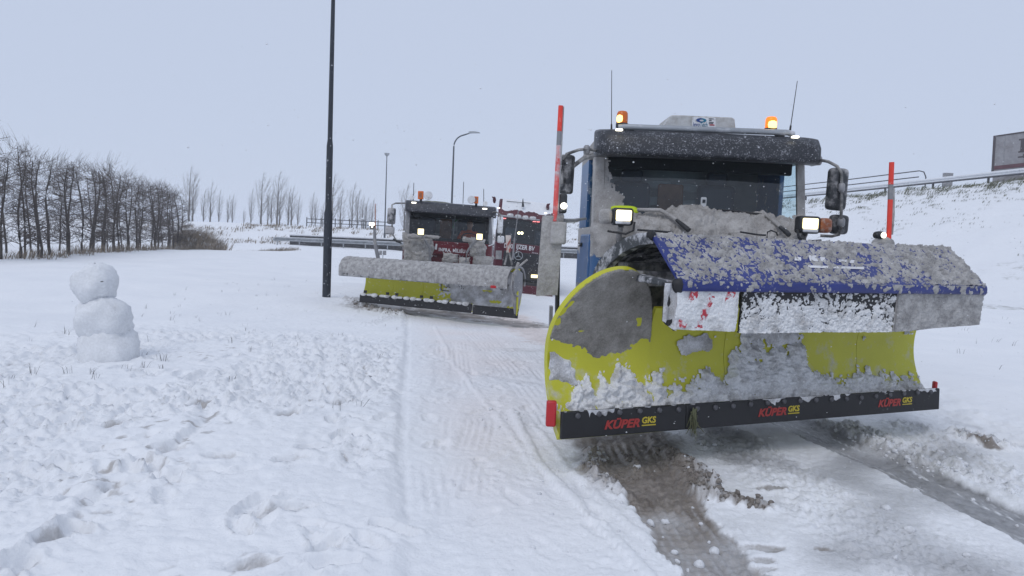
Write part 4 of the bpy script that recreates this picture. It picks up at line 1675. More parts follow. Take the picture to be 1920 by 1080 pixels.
def beacon(T, p_, r, h, lit, space='W'):
    m = MB()
    m.lathe(p_, [(r * 1.08, -.03), (r * 1.08, .012), (r * .9, .02)], 16)
    bb = m.build('beacon', BLACK, T, space, smooth_ang=50)
    d = MB()
    d.lathe(Vector(p_) + Vector((0, 0, .015)), [(r, 0), (r, h * .55), (r * .95, h * .8), (r * .75, h * .95), (r * .3, h)], 16)
    d.build('beacon_dome', BEACON if lit else ORANGE, bb, space, smooth_ang=60)
    return bb


bl = beacon(T1, at(1166, 234, 7.72), .062, .135, False)
g = MB()
g.lathe(at(1163, 223, 7.69), [(.012, -.05), (.036, -.03), (.040, 0), (.036, .03), (.012, .05)], 10)
g.build('beacon_flash', BEACONHOT, bl, 'W', smooth_ang=80)
b2 = beacon(T1, at(1445, 243, 7.72), .062, .125, True)
g = MB()
g.lathe(at(1447.5, 234, 7.69), [(.02, -.05), (.046, -.035), (.050, 0), (.046, .03), (.02, .05)], 12)
g.build('beacon_flash', BEACONHOT, b2, 'W', smooth_ang=80)
# equipment box with its sticker
Yb = 7.86
q = [at(px, py, Yb) for px, py in ((1243, 240), (1380, 244), (1378, 224), (1374, 220), (1262, 215), (1256, 217))]
m = MB()
m.prism(q, (0, .55, 0))
bx = m.build('roof_box', ROOFBOX, T1, 'W', bevel=.012)
MB().prism([p_ + Vector((0, -.006, .0)) for p_ in (at(1297, 238, Yb), at(1341.5, 239.5, Yb), at(1341.5, 221.5, Yb), at(1298, 219.5, Yb))], (0, .007, 0)).build('sticker', WHITEP, bx, 'W')
STB = pmat('sticker_blue', (.01, .05, .22), .5, bump=0)
STT = pmat('sticker_teal', (.01, .16, .26), .5, bump=0)
sx_ = at(1341, 238, Yb) - at(1297, 236.4, Yb)
text('Jevo', 'lettering', STB, bx, at(1298, 236.3, Yb - .009), sx_, (0, 0, 1), .064, width=.083, shear=.15)
text('Tech', 'lettering', STT, bx, at(1312.5, 236.8, Yb - .009), sx_, (0, 0, 1), .064, width=.083, shear=.15)
c = at(1315, 225.5, Yb - .009)
for nm, aa, bb_, mt in (('logo_ring', .5 * PI, 1.5 * PI, STB), ('logo_ring', -.5 * PI, .5 * PI, STT)):
    vs, fs = [], []
    for k in range(17):
        an = aa + (bb_ - aa) * k / 16
        vs += [c + Vector((math.cos(an) * .058, 0, math.sin(an) * .024)), c + Vector((math.cos(an) * .024 + .004, 0, math.sin(an) * .010 - .002))]
    fs = [(2 * k, 2 * k + 1, 2 * k + 3, 2 * k + 2) for k in range(16)]
    MB().add(vs, fs).build(nm, mt, bx, 'W')
m = MB()
for k, (dy, wd) in enumerate(((222.6, .055), (225.5, .032), (229, .055), (231.5, .05))):
    m.box(at(1329, dy, Yb - .009) + Vector((wd / 2, 0, 0)), (wd, .002, .008))
m.build('sticker_lines', TEXTB, bx, 'W')
MB().box(at(1335, 234.3, Yb - .009), (.055, .002, .011)).build('sticker_flag', RED, bx, 'W')
# antennas
for (x0, y0, x1, y1) in ((1146.5, 247, 1147, 132), (1481, 247, 1495, 152)):
    a, b = at(x0, y0, 7.75), at(x1, y1, 7.75)
    m = MB()
    m.tube([a, a.lerp(b, .12), a.lerp(b, .13), b], [.012, .010, .005, .0035], 6)
    m.build('antenna', BLACK, T1, 'W')
for px, py in ((1161, 243.5), (1491, 257)):
    MB().box(at(px, py, 7.50), (.075, .05, .022)).build('marker_lamp', LAMPW, T1, 'W', bevel=.008)
m = MB()
m.tube([at(1519, 264, 7.62), at(1526, 270, 7.62), at(1528, 285, 7.64)], .014, 8)
m.build('corner_marker', ORANGED, T1, 'W')

# mirrors
def mirror(T, px, py, w, h, Y, pts, name='mirror', r=.016, yaw=.0, mat=BLACK):
    k = Y / FPX
    c = at(px, py, Y)
    R = Matrix.Rotation(yaw, 3, 'Z') @ Matrix.Rotation(ROLL * .5, 3, 'Y')
    m = MB()
    m.box(c, (w * k, .13, h * k), R)
    o = m.build(name, mat, T, 'W', bevel=min(w, h) * k * .22, seg=3)
    if pts:
        a = MB()
        a.tube([at(x, y, yy) for x, y, yy in pts], r, 8)
        a.build('mirror_arm', STEELD, o, 'W', smooth_ang=60)
    return o


MIRM = pmat('mirror_back', (.026, .028, .032), .5, dirt=(.50, .72), dcol=(.42, .41, .41), dscale=7)
mirror(T1, 1062, 327, 25, 72, 7.5, [(1116, 283, 7.68), (1104, 279, 7.6), (1085, 281, 7.5), (1062, 289, 7.45), (1056, 300, 7.43), (1053, 325, 7.42), (1054, 345, 7.42)], mat=MIRM, yaw=-.5)
m = MB()
m.tube([at(1112, 291, 7.62), at(1094, 297, 7.55), at(1074, 312, 7.5)], .024, 8)
m.build('mirror_bracket', STEELD, T1, 'W')
mr = mirror(T1, 1569, 355, 37, 78, 7.48, [(1524, 303, 7.66), (1537, 300, 7.58), (1553, 303, 7.5), (1570, 312, 7.42), (1578, 325, 7.40), (1578, 372, 7.39), (1577, 410, 7.38), (1577, 430, 7.38), (1573, 440, 7.4), (1560, 443, 7.45), (1538, 442, 7.5)], mat=MIRM, yaw=.3)
mirror(T1, 1572, 421, 34, 36, 7.5, None, name='wide_angle_mirror', mat=MIRM, yaw=.3)
for px, py, rr in ((1578, 352, .035), (1577, 417, .04), (1535, 301, .035), (1100, 281, .035)):
    m = MB()
    m.lathe(at(px, py, 7.40 if px > 1550 else 7.6), [(rr * .6, -.05), (rr, -.03), (rr, .03), (rr * .6, .05)], 10)
    m.build('arm_clamp', GREYM, T1, 'W', smooth_ang=60)

# plough lights on their brackets
for (px, py, side) in ((1168.5, 406, -1), (1520, 421.5, 1)):
    Yl = 6.95
    c = at(px, py, Yl)
    m = MB()
    m.box(c + Vector((0, .08, 0)), (.215, .15, .175))
    hs = m.build('plough_light', BLACK, T1, 'W', bevel=.03, seg=3)
    MB().box(c + Vector((-.005 if side > 0 else .005, -.006, .012)), (.155, .03, .105)).build('lens', LAMPON, hs, 'W', bevel=.012)
    MB().box(c + Vector((0, -.004, -.058)), (.15, .03, .035)).build('lower_lens', WHITEP, hs, 'W', bevel=.01)
    ii = c + Vector((side * .165, .07, .0 if side > 0 else -.005))
    MB().box(ii, (.13, .13, .15)).build('indicator', ORANGED if side > 0 else CR_GREY, hs, 'W', bevel=.04, seg=3)
    a = MB()
    a.tube([c + Vector((0, .12, -.09)), c + Vector((0, .22, -.2)), c + Vector((-side * .08, .5, -.35))], .03, 8)
    a.build('bracket', STEELD, hs, 'W')
    b_ = MB()
    b_.tube([c + Vector((-side * .12, .02, -.05)), c + Vector((-side * .11, .0, -.13)), c + Vector((-side * .04, .02, -.17)), c + Vector((side * .14, .06, -.15))], .013, 6)
    b_.build('cable', BLACK, hs, 'W')

# caked snow on the cab front: the left corner, the screen edge, the heap under the windscreen
def ws_surf(x0, x1, z0, z1, lift=.008):
    def f(u, v):
        xx = x0 + (x1 - x0) * u
        zz = z0 + (z1 - z0) * v
        t = (zz - 1.80) / .82
        yy = np.where(t > 0, .035 + .17 * t + .05 * (xx / 1.08) ** 2, .0) - lift
        cor = np.clip(np.abs(xx) - (W1 / 2 - .16), 0, .16)
        yy = yy + (.16 - np.sqrt(np.clip(.16 ** 2 - cor ** 2, 0, 1)))
        return np.stack([xx, yy, zz], -1)
    return f


def h_edge(P, U, V):
    edge = .30 + .26 * np.exp(-((V - .36) / .17) ** 2) - .10 * V + .9 * smooth(.16, .04, V)
    return .010 * np.clip((edge - U) * 5, -1, 1) + .004 * fbm(P, 14, 3, 201) + .002 * pn(P, 60, 202)


crust('snow_crust', ws_surf(-1.20, -.62, 1.82, 2.58), 70, 90, h_edge, CR_GREY, T1, kind='stuff')
crust('snow_crust', ws_surf(.78, 1.10, 1.80, 2.05), 40, 30, lambda P, U, V: .02 * np.clip((U * .8 - V * 1.2 + .25) * 3, -1, 1) + .012 * fbm(P, 14, 3, 203), CR_GREY, T1, kind='stuff')


def corner_surf(u, v):
    xx = -1.20 + 1.1 * u
    zz = 1.18 + .66 * v
    cor = np.clip(np.abs(xx) - (W1 / 2 - .16), 0, .16)
    yy = -.012 + (.16 - np.sqrt(np.clip(.16 ** 2 - cor ** 2, 0, 1)))
    return np.stack([xx, yy, zz], -1)


crust('snow_crust', corner_surf, 110, 70, lambda P, U, V: .02 * np.clip((V - .52 + .45 * smooth(.02, .35, U)) * 6, -1, 1) + .010 * fbm(P, 7, 3, 204) + .003 * pn(P, 40, 205), CR_GREY, T1, kind='stuff')

HX = [1185, 1200, 1232, 1252, 1275, 1300, 1318, 1335, 1360, 1400, 1440, 1480, 1505]
HY = [402, 402, 402, 394, 386, 385, 389, 396, 400, 402, 407, 414, 408]
_hp = [(at(a, 466, 7.12), at(a, b, 7.60)) for a, b in zip(HX, HY)]
_b = np.array([p_[0] for p_ in _hp])
_t = np.array([p_[1] for p_ in _hp])


def heap_surf(u, v):
    xs = 1185 + (1505 - 1185) * u
    lo = np.stack([np.interp(xs, HX, _b[:, k]) for k in range(3)], -1)
    hi = np.stack([np.interp(xs, HX, _t[:, k]) for k in range(3)], -1)
    P = lo + (hi - lo) * v[:, None]
    P[:, 1] -= .10 * np.sin(PI * v)
    P[:, 2] += .03 * np.sin(PI * v)
    return P


crust('snow_heap', heap_surf, 240, 60, lambda P, U, V: .03 + .028 * fbm(P, 5, 4, 210, .6, True) + .012 * fbm(P, 17, 3, 211, .6, True) + .004 * pn(P, 60, 214), CR_GREY, T1, 'W', kind='stuff')
MB().box((.05, -.16, 1.60), (2.0, .34, .18)).build('wiper_cowl', BLACK, T1, bevel=.04)


def wiper(pts, w, mat, name, T=T1):
    m = MB()
    m.tube(pts, w, 6)
    return m.build(name, mat, T, 'W', smooth_ang=60)


Yw = 7.16
wa = wiper([at(1195, 393, 7.5), at(1238, 394, 7.42), at(1262, 407, 7.25), at(1284, 426, Yw)], [.02, .024, .024, .022], CR_GREY, 'wiper')
wiper([at(1268, 412, 7.2), at(1280, 422, 7.14), at(1292, 432, 7.08)], [.016, .024, .026], BLACK, 'wiper_hinge', wa)
wa = wiper([at(1322, 391, 7.60), at(1380, 396, 7.58), at(1432, 402, 7.52), at(1440, 407, 7.45)], [.008, .011, .011, .009], BLACK, 'wiper')
wiper([at(1436, 404, 7.42), at(1455, 418, 7.25), at(1466, 428, 7.15)], [.018, .024, .022], CR_GREY, 'wiper_arm', wa)
wiper([at(1462, 425, 7.14), at(1474, 435, 7.08), at(1480, 441, 7.04)], [.018, .026, .024], BLACK, 'wiper_hinge', wa)
wiper([at(1438, 446, 7.02), at(1439, 435, 7.02), at(1446, 432, 7.02), at(1456, 436, 7.02), at(1458, 442, 7.02)], .008, BLACK, 'washer_hose')
wiper([at(1195, 431, 7.0), at(1240, 434, 7.0), at(1262, 436, 7.0)], .012, BLACK, 'trim_strip')
wiper([at(1388, 435, 6.98), at(1420, 440, 6.98), at(1436, 441, 6.98)], .010, BLACK, 'trim_strip')

# ---- the plough: points along the blade (s), towards the camera (o) and up
P0, P1 = gp(1047, 822, .28), gp(1752, 766, .28)
Tb = (P1 - P0)
LB = Tb.length
Tb.normalize()
Nb = Vector((Tb.y, -Tb.x, 0))
if Nb.y > 0:
    Nb = -Nb
_P0, _T, _N = np.array(P0), np.array(Tb), np.array(Nb)


def pw(s, o, z):
    return P0 + Tb * s + Nb * o + Vector((0, 0, z - P0.z))


def pwn(s, o, z):
    return _P0 + s[:, None] * _T + o[:, None] * _N + np.stack([0 * z, 0 * z, z - P0.z], -1)


ZB, ZT = .30, 1.45


def blade_o(z):
    t = (z - ZB) / (ZT - ZB)
    return -.24 * np.sin(PI * np.clip(t, 0, 1) ** .85) ** 1.0 - .02 * t


def ear_l(z):
    t = np.clip((z - .86) / (ZT - .86), 0, 1)
    return .47 - .47 * np.sqrt(np.clip(1 - t ** 2, 0, 1))


def ear_r(z):
    t = np.clip((z - .80) / (ZT - .80), 0, 1)
    return .47 + .39 * np.sqrt(np.clip(1 - t ** 2.2, 0, 1))


def ear_surf(u, v):
    z = ZB + (ZT - ZB) * np.sin(v * PI / 2)
    l_, r_ = ear_l(z), ear_r(z)
    return pwn(l_ + (r_ - l_) * u, blade_o(z) + .012, z)


def ear_map(s, z):
    return s, z


nu, nv = 40, 46
uu, vv = np.meshgrid(np.linspace(0, 1, nu), np.linspace(0, 1, nv), indexing='ij')
Pm = ear_surf(uu.ravel(), vv.ravel())
idx = np.arange(nu * nv).reshape(nu, nv)
Q = np.stack([idx[:-1, :-1], idx[1:, :-1], idx[1:, 1:], idx[:-1, 1:]], -1).reshape(-1, 4)
ear = rawmesh('blade_end_plate', Pm, Q, YEL, T1, 'W')
md = ear.modifiers.new('Solidify', 'SOLIDIFY')
md.thickness = .05
md.offset = -1
ear.modifiers.new('EdgeSplit', 'EDGE_SPLIT').split_angle = math.radians(50)


def sz_surf(s0, s1, z0, z1, lift=.003):
    def f(u, v):
        s = s0 + (s1 - s0) * u
        z = z0 + (z1 - z0) * v
        return pwn(s, blade_o(z) + .012 + lift, z)
    return f


def main_surf(u, v):
    z = ZB + (1.16 - ZB) * v
    return pwn(.845 + (LB - .845) * u, blade_o(z), z)


for k in range(4):                     # four bolted sheets, as the seams show
    u0, u1 = k / 4 + (.0008 if k else 0), (k + 1) / 4 - .0008
    uu, vv = np.meshgrid(np.linspace(u0, u1, 14), np.linspace(0, 1, 24), indexing='ij')
    Pm = main_surf(uu.ravel(), vv.ravel())
    idx = np.arange(14 * 24).reshape(14, 24)
    Q = np.stack([idx[:-1, :-1], idx[1:, :-1], idx[1:, 1:], idx[:-1, 1:]], -1).reshape(-1, 4)
    o = rawmesh('moldboard_panel', Pm, Q, YEL, T1, 'W')
    md = o.modifiers.new('Solidify', 'SOLIDIFY')
    md.thickness = .03
    md.offset = -1
    o.modifiers.new('EdgeSplit', 'EDGE_SPLIT').split_angle = math.radians(50)


def mask_ear(S, Z):
    return np.minimum(np.minimum(S - ear_l(Z) - .006, ear_r(Z) - S - .002) * 90, 1)


def SZ(P):
    d = P - _P0
    return d @ _T, P[:, 2]


def h_mud(P, U, V):
    S, Z = SZ(P)
    low = .93 - .14 * np.exp(-((S - .42) / .16) ** 2) - .05 * np.exp(-((S - .62) / .08) ** 2) + .04 * pn(P, 5, 220) + .015 * pn(P, 22, 221)
    e = np.clip((Z - low) * 14, -1, 1)
    holes = np.exp(-(((S - .25) / .085) ** 2 + ((Z - 1.0) / .035) ** 2)) + 1.1 * np.exp(-(((S - .70) / .09) ** 2 + ((Z - 1.06) / .07) ** 2)) + 1.5 * np.exp(-(((S - .02 - ear_l(Z)) / .04) ** 2)) * smooth(.0, .3, pn(P, 4, 222) + .1) * (Z > 1.02) * (Z < 1.24) + np.exp(-(((S - .16) / .06) ** 2 + ((Z - .985) / .02) ** 2)) * .9
    return np.minimum(.010 * e - .016 * holes * (.6 + .9 * pn(P, 14, 223)) + .003 * fbm(P, 26, 3, 224), .02 * mask_ear(S, Z))


crust('mud_crust', sz_surf(0, .88, .74, 1.449), 150, 130, h_mud, CR_MUD, T1, 'W', kind='stuff')


def h_patch(P, U, V):
    S, Z = SZ(P)
    d = np.maximum(np.abs(S - .105 - (Z - .72) * .1) / .10, np.abs(Z - .715) / .085) + .35 * (S - .1) / .1 * (Z - .70) / .08 + .35 * pn(P, 14, 230)
    return .02 * np.clip((1.0 - d) * 3, -1, 1) + .007 * fbm(P, 24, 3, 231)


crust('snow_crust', sz_surf(0.01, .26, .60, .84), 60, 60, h_patch, CR_MIX, T1, 'W', kind='stuff')

SK = [0, .06, .15, .30, .36, .44, .55, .62, .70, .80, .92, 1.05, 1.20, 1.38, 1.55, 1.75, 1.95, 2.15, 2.35, 2.45, 2.55, 2.70, 2.85, 3.0, 3.2, 3.4, 3.6]
HK = [.36, .44, .56, .70, .58, .66, .72, .80, .68, .62, .66, .58, .64, .66, .62, .95, .96, .94, .94, .64, .66, .58, .60, .66, .58, .56, .54]


def h_low(P, U, V):
    S, Z = SZ(P)
    lim = np.interp(S, SK, HK) + .075 * fbm(np.stack([S * 2.6, Z * .9, 0 * S], -1), 5, 4, 240, .6) - .02
    e = np.clip((lim - Z) * 9, -1, 1)
    body = .030 + .028 * smooth(.46, .6, Z) * smooth(1.0, .7, Z)
    h_ = body * e + .032 * fbm(P, 9, 4, 241, .6, True) + .016 * fbm(P, 26, 2, 242, .6, True)
    bare = smooth(.05, .45, fbm(P, 6, 3, 243)) * smooth(.55, .8, Z)
    return h_ - .05 * bare


crust('snow_crust', sz_surf(.02, LB - .01, .40, 1.06), 420, 90, h_low, CR_WHITE, T1, 'W', kind='stuff')


def h_thin(P, U, V):
    S, Z = SZ(P)
    blob = 1.25 * np.exp(-(((S - 1.28) / .16) ** 2 + ((Z - .88) / .07) ** 2)) + .9 * np.exp(-(((S - 2.0) / .42) ** 2 + ((Z - .95) / .14) ** 2))
    return .016 * np.clip((blob + .5 * pn(P, 9, 250) - .62) * 3, -1, 1) + .004 * fbm(P, 26, 3, 251)


crust('snow_crust', sz_surf(1.0, 2.7, .72, 1.12), 220, 60, h_thin, CR_MIX, T1, 'W', kind='stuff')

# cutting edge in two lengths, bolts, lettering
for s0, s1 in ((0.0, 1.02), (1.024, LB)):
    vs = []
    prof = [(.015, .28), (.045, .285), (.035, .47), (.005, .47)]
    m = MB()
    m.prism([pw(s0, o, z) for o, z in prof], Tb * (s1 - s0))
    m.build('cutting_edge', RUBBER, T1, 'W', bevel=.006)
edge_o = lambda z: .0465 - (z - .285) / .185 * .010
BOLTM = pmat('bolt_steel', (.10, .10, .11), .5, .4)
for k in range(22):
    s = .12 + k * (LB - .24) / 21
    m = MB()
    m.lathe((0, 0, 0), [(.004, -.012), (.021, -.010), (.021, .004), (.014, .012), (.002, .013)], 8)
    R = Matrix((Tb, Vector((0, 0, 1)), Nb)).transposed()
    c = pw(s, edge_o(.44) + .002, .44 + .006 * math.sin(k * 7.0))
    m.v = [tuple(c + R @ Vector(p_)) for p_ in m.v]
    m.build('bolt', BOLTM, T1, 'W')
e_up = (pw(0, edge_o(.46), .46) - pw(0, edge_o(.29), .29)).normalized()


def s_at(px, py):
    """s of a photo pixel on the cutting edge plane"""
    lo, hi = 0.0, LB
    for _ in range(40):
        mid_ = (lo + hi) / 2
        v = CAMR.transposed() @ (pw(mid_, .04, .36) - EYE)
        if 960 + v.x / -v.z * FPX < px:
            lo = mid_
        else:
            hi = mid_
    return lo


for pa, pb, pc, pd, zt in ((1133, 1199, 1203, 1229, .345), (1421, 1474, 1477, 1498, .352), (1646, 1688, 1691, 1709, .357)):
    sa, sb_, sc_, sd_ = (s_at(q_, 0) for q_ in (pa, pb, pc, pd))
    o_ = edge_o(zt) + .002
    text('KÜPER', 'lettering', TEXTR, T1, pw(sa, o_, zt - .01), Tb, e_up, .082, shear=.28, width=sb_ - sa, bold=.003)
    text('GKS', 'lettering', TEXTY, T1, pw(sc_, o_, zt + .012), Tb, e_up, .062, shear=.1, width=sd_ - sc_, bold=.002)
    MB().prism([pw(sc_, o_ - .0005, zt - .008), pw(sd_, o_ - .0005, zt - .008), pw(sd_, o_ - .0005, zt), pw(sc_, o_ - .0005, zt)], Nb * .002).build('underline', TEXTY, T1, 'W')


def h_edge_snow(P, U, V):
    S, Z = SZ(P)
    return .012 * np.clip((Z - .468 + .06 * pn(P, 7, 260) + .03 * pn(P, 24, 261)) * 25, -1, .8) + .008 * (pn(P, 22, 262) - .42)


crust('snow_crust', lambda u, v: pwn(.02 + (LB - .04) * u, .046 - .010 * v, .29 + .185 * v), 420, 28, h_edge_snow, CR_MIX, T1, 'W', kind='stuff')
# red end markers, clump of weed on the edge joint
for s, z0, z1, o in ((-.05, .36, .54, -.03), (LB + .02, .34, .52, -.03)):
    MB().box(pw(s, o, (z0 + z1) / 2), (.07 if s < 0 else .03, .05, z1 - z0)).build('end_reflector', RED, T1, 'W', bevel=.012)
m = MB()
wr = random.Random(2)
sw_ = s_at(1299, 0)
for k in range(26):
    a = pw(sw_ + wr.gauss(0, .015), .055, .37 + wr.uniform(-.04, .08))
    b = a + Vector((wr.gauss(0, .035), -.01 + wr.gauss(0, .01), -wr.uniform(.05, .14)))
    stick(m, a, b, .007, .002)
m.build('weed_clump', GRASSM, T1, 'W')

# hood: front sheet, lip, curved rear sheet, end arch, beams beneath
HS0, HS1 = .655, LB + .0
RIDGE, LIP = (0.0, 1.715), (.36, 1.40)
m = MB()
m.prism([pw(HS0, o, z) for o, z in ((RIDGE[0], RIDGE[1]), (LIP[0], LIP[1]), (LIP[0] - .008, LIP[1] - .018), (RIDGE[0] - .01, RIDGE[1] - .018))], Tb * (HS1 - HS0))
hood = m.build('plough_hood', HOODBLUE, T1, 'W')
m = MB()
m.prism([pw(HS0 + .02, LIP[0] + .004 + .016 * math.cos(a), LIP[1] - .03 + .038 * math.sin(a)) for a in [k * PI / 5 for k in range(10)]], Tb * (HS1 - HS0 - .04))
m.build('hood_lip', HOODBLUE, hood, 'W', smooth_ang=60)
rear = [(.0, 1.712), (-.12, 1.705), (-.25, 1.68), (-.40, 1.635), (-.55, 1.565), (-.68, 1.475), (-.76, 1.38), (-.80, 1.24)]
HOODREAR = pmat('hood_rear', (.05, .055, .06), .6, dirt=(.45, .58), dcol=(.5, .5, .52), dscale=12)
m = MB()
m.prism([pw(HS0 + .03, o, z) for o, z in rear] + [pw(HS0 + .03, o + .012, z - .02) for o, z in rear[::-1]], Tb * (HS1 - HS0 - .03))
m.build('hood_rear', HOODREAR, hood, 'W', smooth_ang=60)
m = MB()
inner = [(o * .93 + .012, z - .075 - .03 * k / 7) for k, (o, z) in enumerate(rear)]
for k in range(len(rear) - 1):
    m.prism([pw(HS0 - .03, rear[k][0], rear[k][1] + .006), pw(HS0 - .03, rear[k + 1][0], rear[k + 1][1] + .006), pw(HS0 - .03, *inner[k + 1]), pw(HS0 - .03, *inner[k])], Tb * .06)
m.build('end_arch', HOODREAR, hood, 'W', smooth_ang=60)
m = MB()
m.prism([pw(HS1 - .001, o, z) for o, z in ((LIP[0] + .0, LIP[1] - .05), (.18, 1.13), (-.1, 1.1), (-.3, 1.3), (0, RIDGE[1] - .02))], Tb * .02)
m.build('hood_end_plate', HOODREAR, hood, 'W')
for o, z, d in ((-.45, 1.42, .14), (-.22, 1.38, .11)):
    m = MB()
    m.prism([pw(HS0 + .05, o - d / 2, z - d / 2), pw(HS0 + .05, o + d / 2, z - d / 2), pw(HS0 + .05, o + d / 2, z + d / 2), pw(HS0 + .05, o - d / 2, z + d / 2)], Tb * (HS1 - HS0 - .12))
    m.build('hood_beam', STEELD, hood, 'W', bevel=.01)
m = MB()
m.prism([pw(.5, -.82, .35), pw(.5, -.60, .35), pw(.5, -.62, 1.30), pw(.5, -.80, 1.30)], Tb * (LB - 1.0))
m.build('blade_back', STEELD, T1, 'W')
for s in (.9, 1.7, 2.5, 3.2):
    m = MB()
    m.prism([pw(s, -.22, .36), pw(s, -.36, .7), pw(s, -.34, 1.0), pw(s, -.5, 1.1), pw(s, -.6, .4)], Tb * .04)
    m.build('blade_rib', STEELD, T1, 'W')
for s in (1.2, 2.4):
    m = MB()
    a, b = pw(s, -.6, .55), O1 + Vector((-.5 if s < 2 else .5, -.1, .6))
    m.tube([a, b], .07, 8)
    m.build('push_arm', STEELD, T1, 'W')
for s, o, z, rr in ((HS0 + .01, LIP[0] - .02, LIP[1] - .03, .045), (HS0 - .0, .0, 1.70, .035), (HS1 - .02, LIP[0] - .02, LIP[1] - .03, .03)):
    m = MB()
    c = pw(s, o, z)
    V, Q = lump_ball(c, rr, rr * .9, rr * 1.15, s * 9, 16)
    rawmesh('hinge', V, Q, RUBBER, T1, 'W')


def hood_surf(u, v):
    return pwn(HS0 + (HS1 - HS0) * u, RIDGE[0] + (LIP[0] - RIDGE[0]) * v, RIDGE[1] + (LIP[1] - RIDGE[1]) * v + .002)


def h_hood(P, U, V):
    big = fbm(P, 4.5, 2, 270)
    fine = fbm(P, 19, 2, 271, .6, True)
    mid_ = fbm(P, 11, 3, 272, .6, True)
    cover = .62 + .40 * smooth(.45, .95, U) + .15 * (1 - smooth(0, .15, V)) - .55 * smooth(.90, 1.0, V) - .75 * smooth(.04, .0, U) - .45 * np.exp(-((V - .62) / .16) ** 2) * smooth(.28, .4, U) * smooth(.72, .6, U)
    strk = fbm(P * np.array([1., 1., 3.5]), 4.0, 2, 274)
    return .010 * (cover + .45 * big + .55 * strk + .6 * mid_) + .013 * fine + .007 * fbm(P, 44, 2, 273, .6, True)


crust('snow_crust', hood_surf, 640, 120, h_hood, CR_HOOD, hood, 'W', flip=True, kind='stuff')
crust('snow_crust', lambda u, v: pwn(HS0 + .03 + (HS1 - HS0 - .06) * u, LIP[0] + .022 + 0 * v, LIP[1] - .065 + .07 * v), 500, 16,
      lambda P, U, V: .012 * (fbm(P, 13, 3, 275, .6, True) + .9 * (V - .55) + .35 * pn(P, 2.5, 276) - .12), CR_HOOD, hood, 'W', cut=.0, kind='stuff')
# what the snow leaves of the white lettering on the hood
fx = lambda u, v, d=.003: pw(HS0 + (HS1 - HS0) * u, RIDGE[0] + (LIP[0] - RIDGE[0]) * v + d * .66, RIDGE[1] + (LIP[1] - RIDGE[1]) * v + d * .75)
m = MB()
for u0, u1, v0, v1 in ((.40, .585, .60, .655), (.375, .395, .42, .50), (.425, .45, .36, .50), (.46, .475, .40, .50), (.52, .545, .44, .50), (.555, .57, .44, .52)):
    m.prism([fx(u0, v1), fx(u1, v1), fx(u1 + .008, v0), fx(u0 + .008, v0)], Nb * .004)
m.build('lettering', TEXTW, hood, 'W')

# rubber flaps hanging under the lip
FLAPM = pmat('flap_rubber', (.02, .02, .022), .7, dirt=(.60, .7), dcol=(.5, .5, .5), dscale=14)
SIGNM = pmat('sign_white', (.62, .6, .6), .5, dirt=(.45, .6), dcol=(.66, .66, .68), dscale=9)
SIGNR = pmat('sign_red', (.5, .03, .05), .5, dirt=(.5, .56), dcol=(.62, .60, .61), dscale=16)


def flap_uv(s0, s1, z0a, z0b, z1, o0, o1, skew=0.0):
    def f(u, v):
        s = s0 + (s1 - s0) * u + skew * (1 - v)
        zb_ = z0a + (z0b - z0a) * u
        z = zb_ + (z1 - zb_) * v
        return pwn(s, o0 + (o1 - o0) * v + .008 * np.sin(u * 9), z)
    return f


def flap(name, f, mat, n=20, th=.014):
    uu, vv = np.meshgrid(np.linspace(0, 1, n), np.linspace(0, 1, 8), indexing='ij')
    idx = np.arange(n * 8).reshape(n, 8)
    Q = np.stack([idx[:-1, :-1], idx[1:, :-1], idx[1:, 1:], idx[:-1, 1:]], -1).reshape(-1, 4)
    o = rawmesh(name, f(uu.ravel(), vv.ravel()), Q, mat, T1, 'W')
    md = o.modifiers.new('Solidify', 'SOLIDIFY')
    md.thickness = th
    o.modifiers.new('EdgeSplit', 'EDGE_SPLIT').split_angle = math.radians(50)
    return o


fA = flap_uv(.655, 1.16, 1.075, 1.055, 1.365, .33, .345)
fL = flap_uv(.575, .675, 1.13, 1.06, 1.385, .31, .315)
fB = flap_uv(1.215, 2.72, 1.04, 1.03, 1.37, .31, .335)
fC = flap_uv(2.725, HS1 - .015, 1.03, 1.08, 1.37, .325, .34)
flap('rubber_flap', fL, FLAPM, 6)
flap('yellow_strap', flap_uv(1.165, 1.205, 1.06, 1.05, 1.36, .30, .30, .012), YEL, 6)
sA = flap('marker_sign', fA, SIGNM)
fo = flap('rubber_flap', fB, FLAPM, 40)
fc = flap('rubber_flap', fC, SIGNM)
# diagonal red bars on the sign, mostly under snow
for k in range(3):
    u0 = .02 + k * .30
    vs = []
    for u, v in ((u0, .05), (u0 + .14, .05), (u0 + .34, .97), (u0 + .20, .97)):
        p_ = Vector(fA(np.array([min(u, .985)]), np.array([v]))[0]) + Nb * .009
        vs.append(p_)
    MB().prism(vs, Nb * .003).build('sign_stripe', SIGNR, sA, 'W')
crust('snow_crust', fA, 110, 70, lambda P, U, V: .010 * np.clip(2.2 * pn(P, 7, 280) + .50 + .9 * (.5 - np.abs(U - .55)) - .6 * smooth(.12, .0, U), -1, 1) + .005 * fbm(P, 26, 3, 281, .6, True) + .007, CR_WHITE, sA, 'W', cut=.004, kind='stuff')
crust('snow_crust', fB, 330, 80, lambda P, U, V: .007 + -.002 + .013 * np.clip(.85 - 1.5 * V ** 1.5 + .5 * fbm(P, 8, 3, 282) - .9 * smooth(.985, .995, U), -1, 1) + .011 * fbm(P, 20, 3, 283, .6, True) + .006 * fbm(P, 42, 2, 287, .6, True), CR_WHITE, fo, 'W', cut=.004, kind='stuff')
crust('snow_crust', fC, 130, 70, lambda P, U, V: .012 + .006 * fbm(P, 22, 3, 284, .6, True) + .004 * pn(P, 8, 285), CR_HOOD, fc, 'W', kind='stuff')
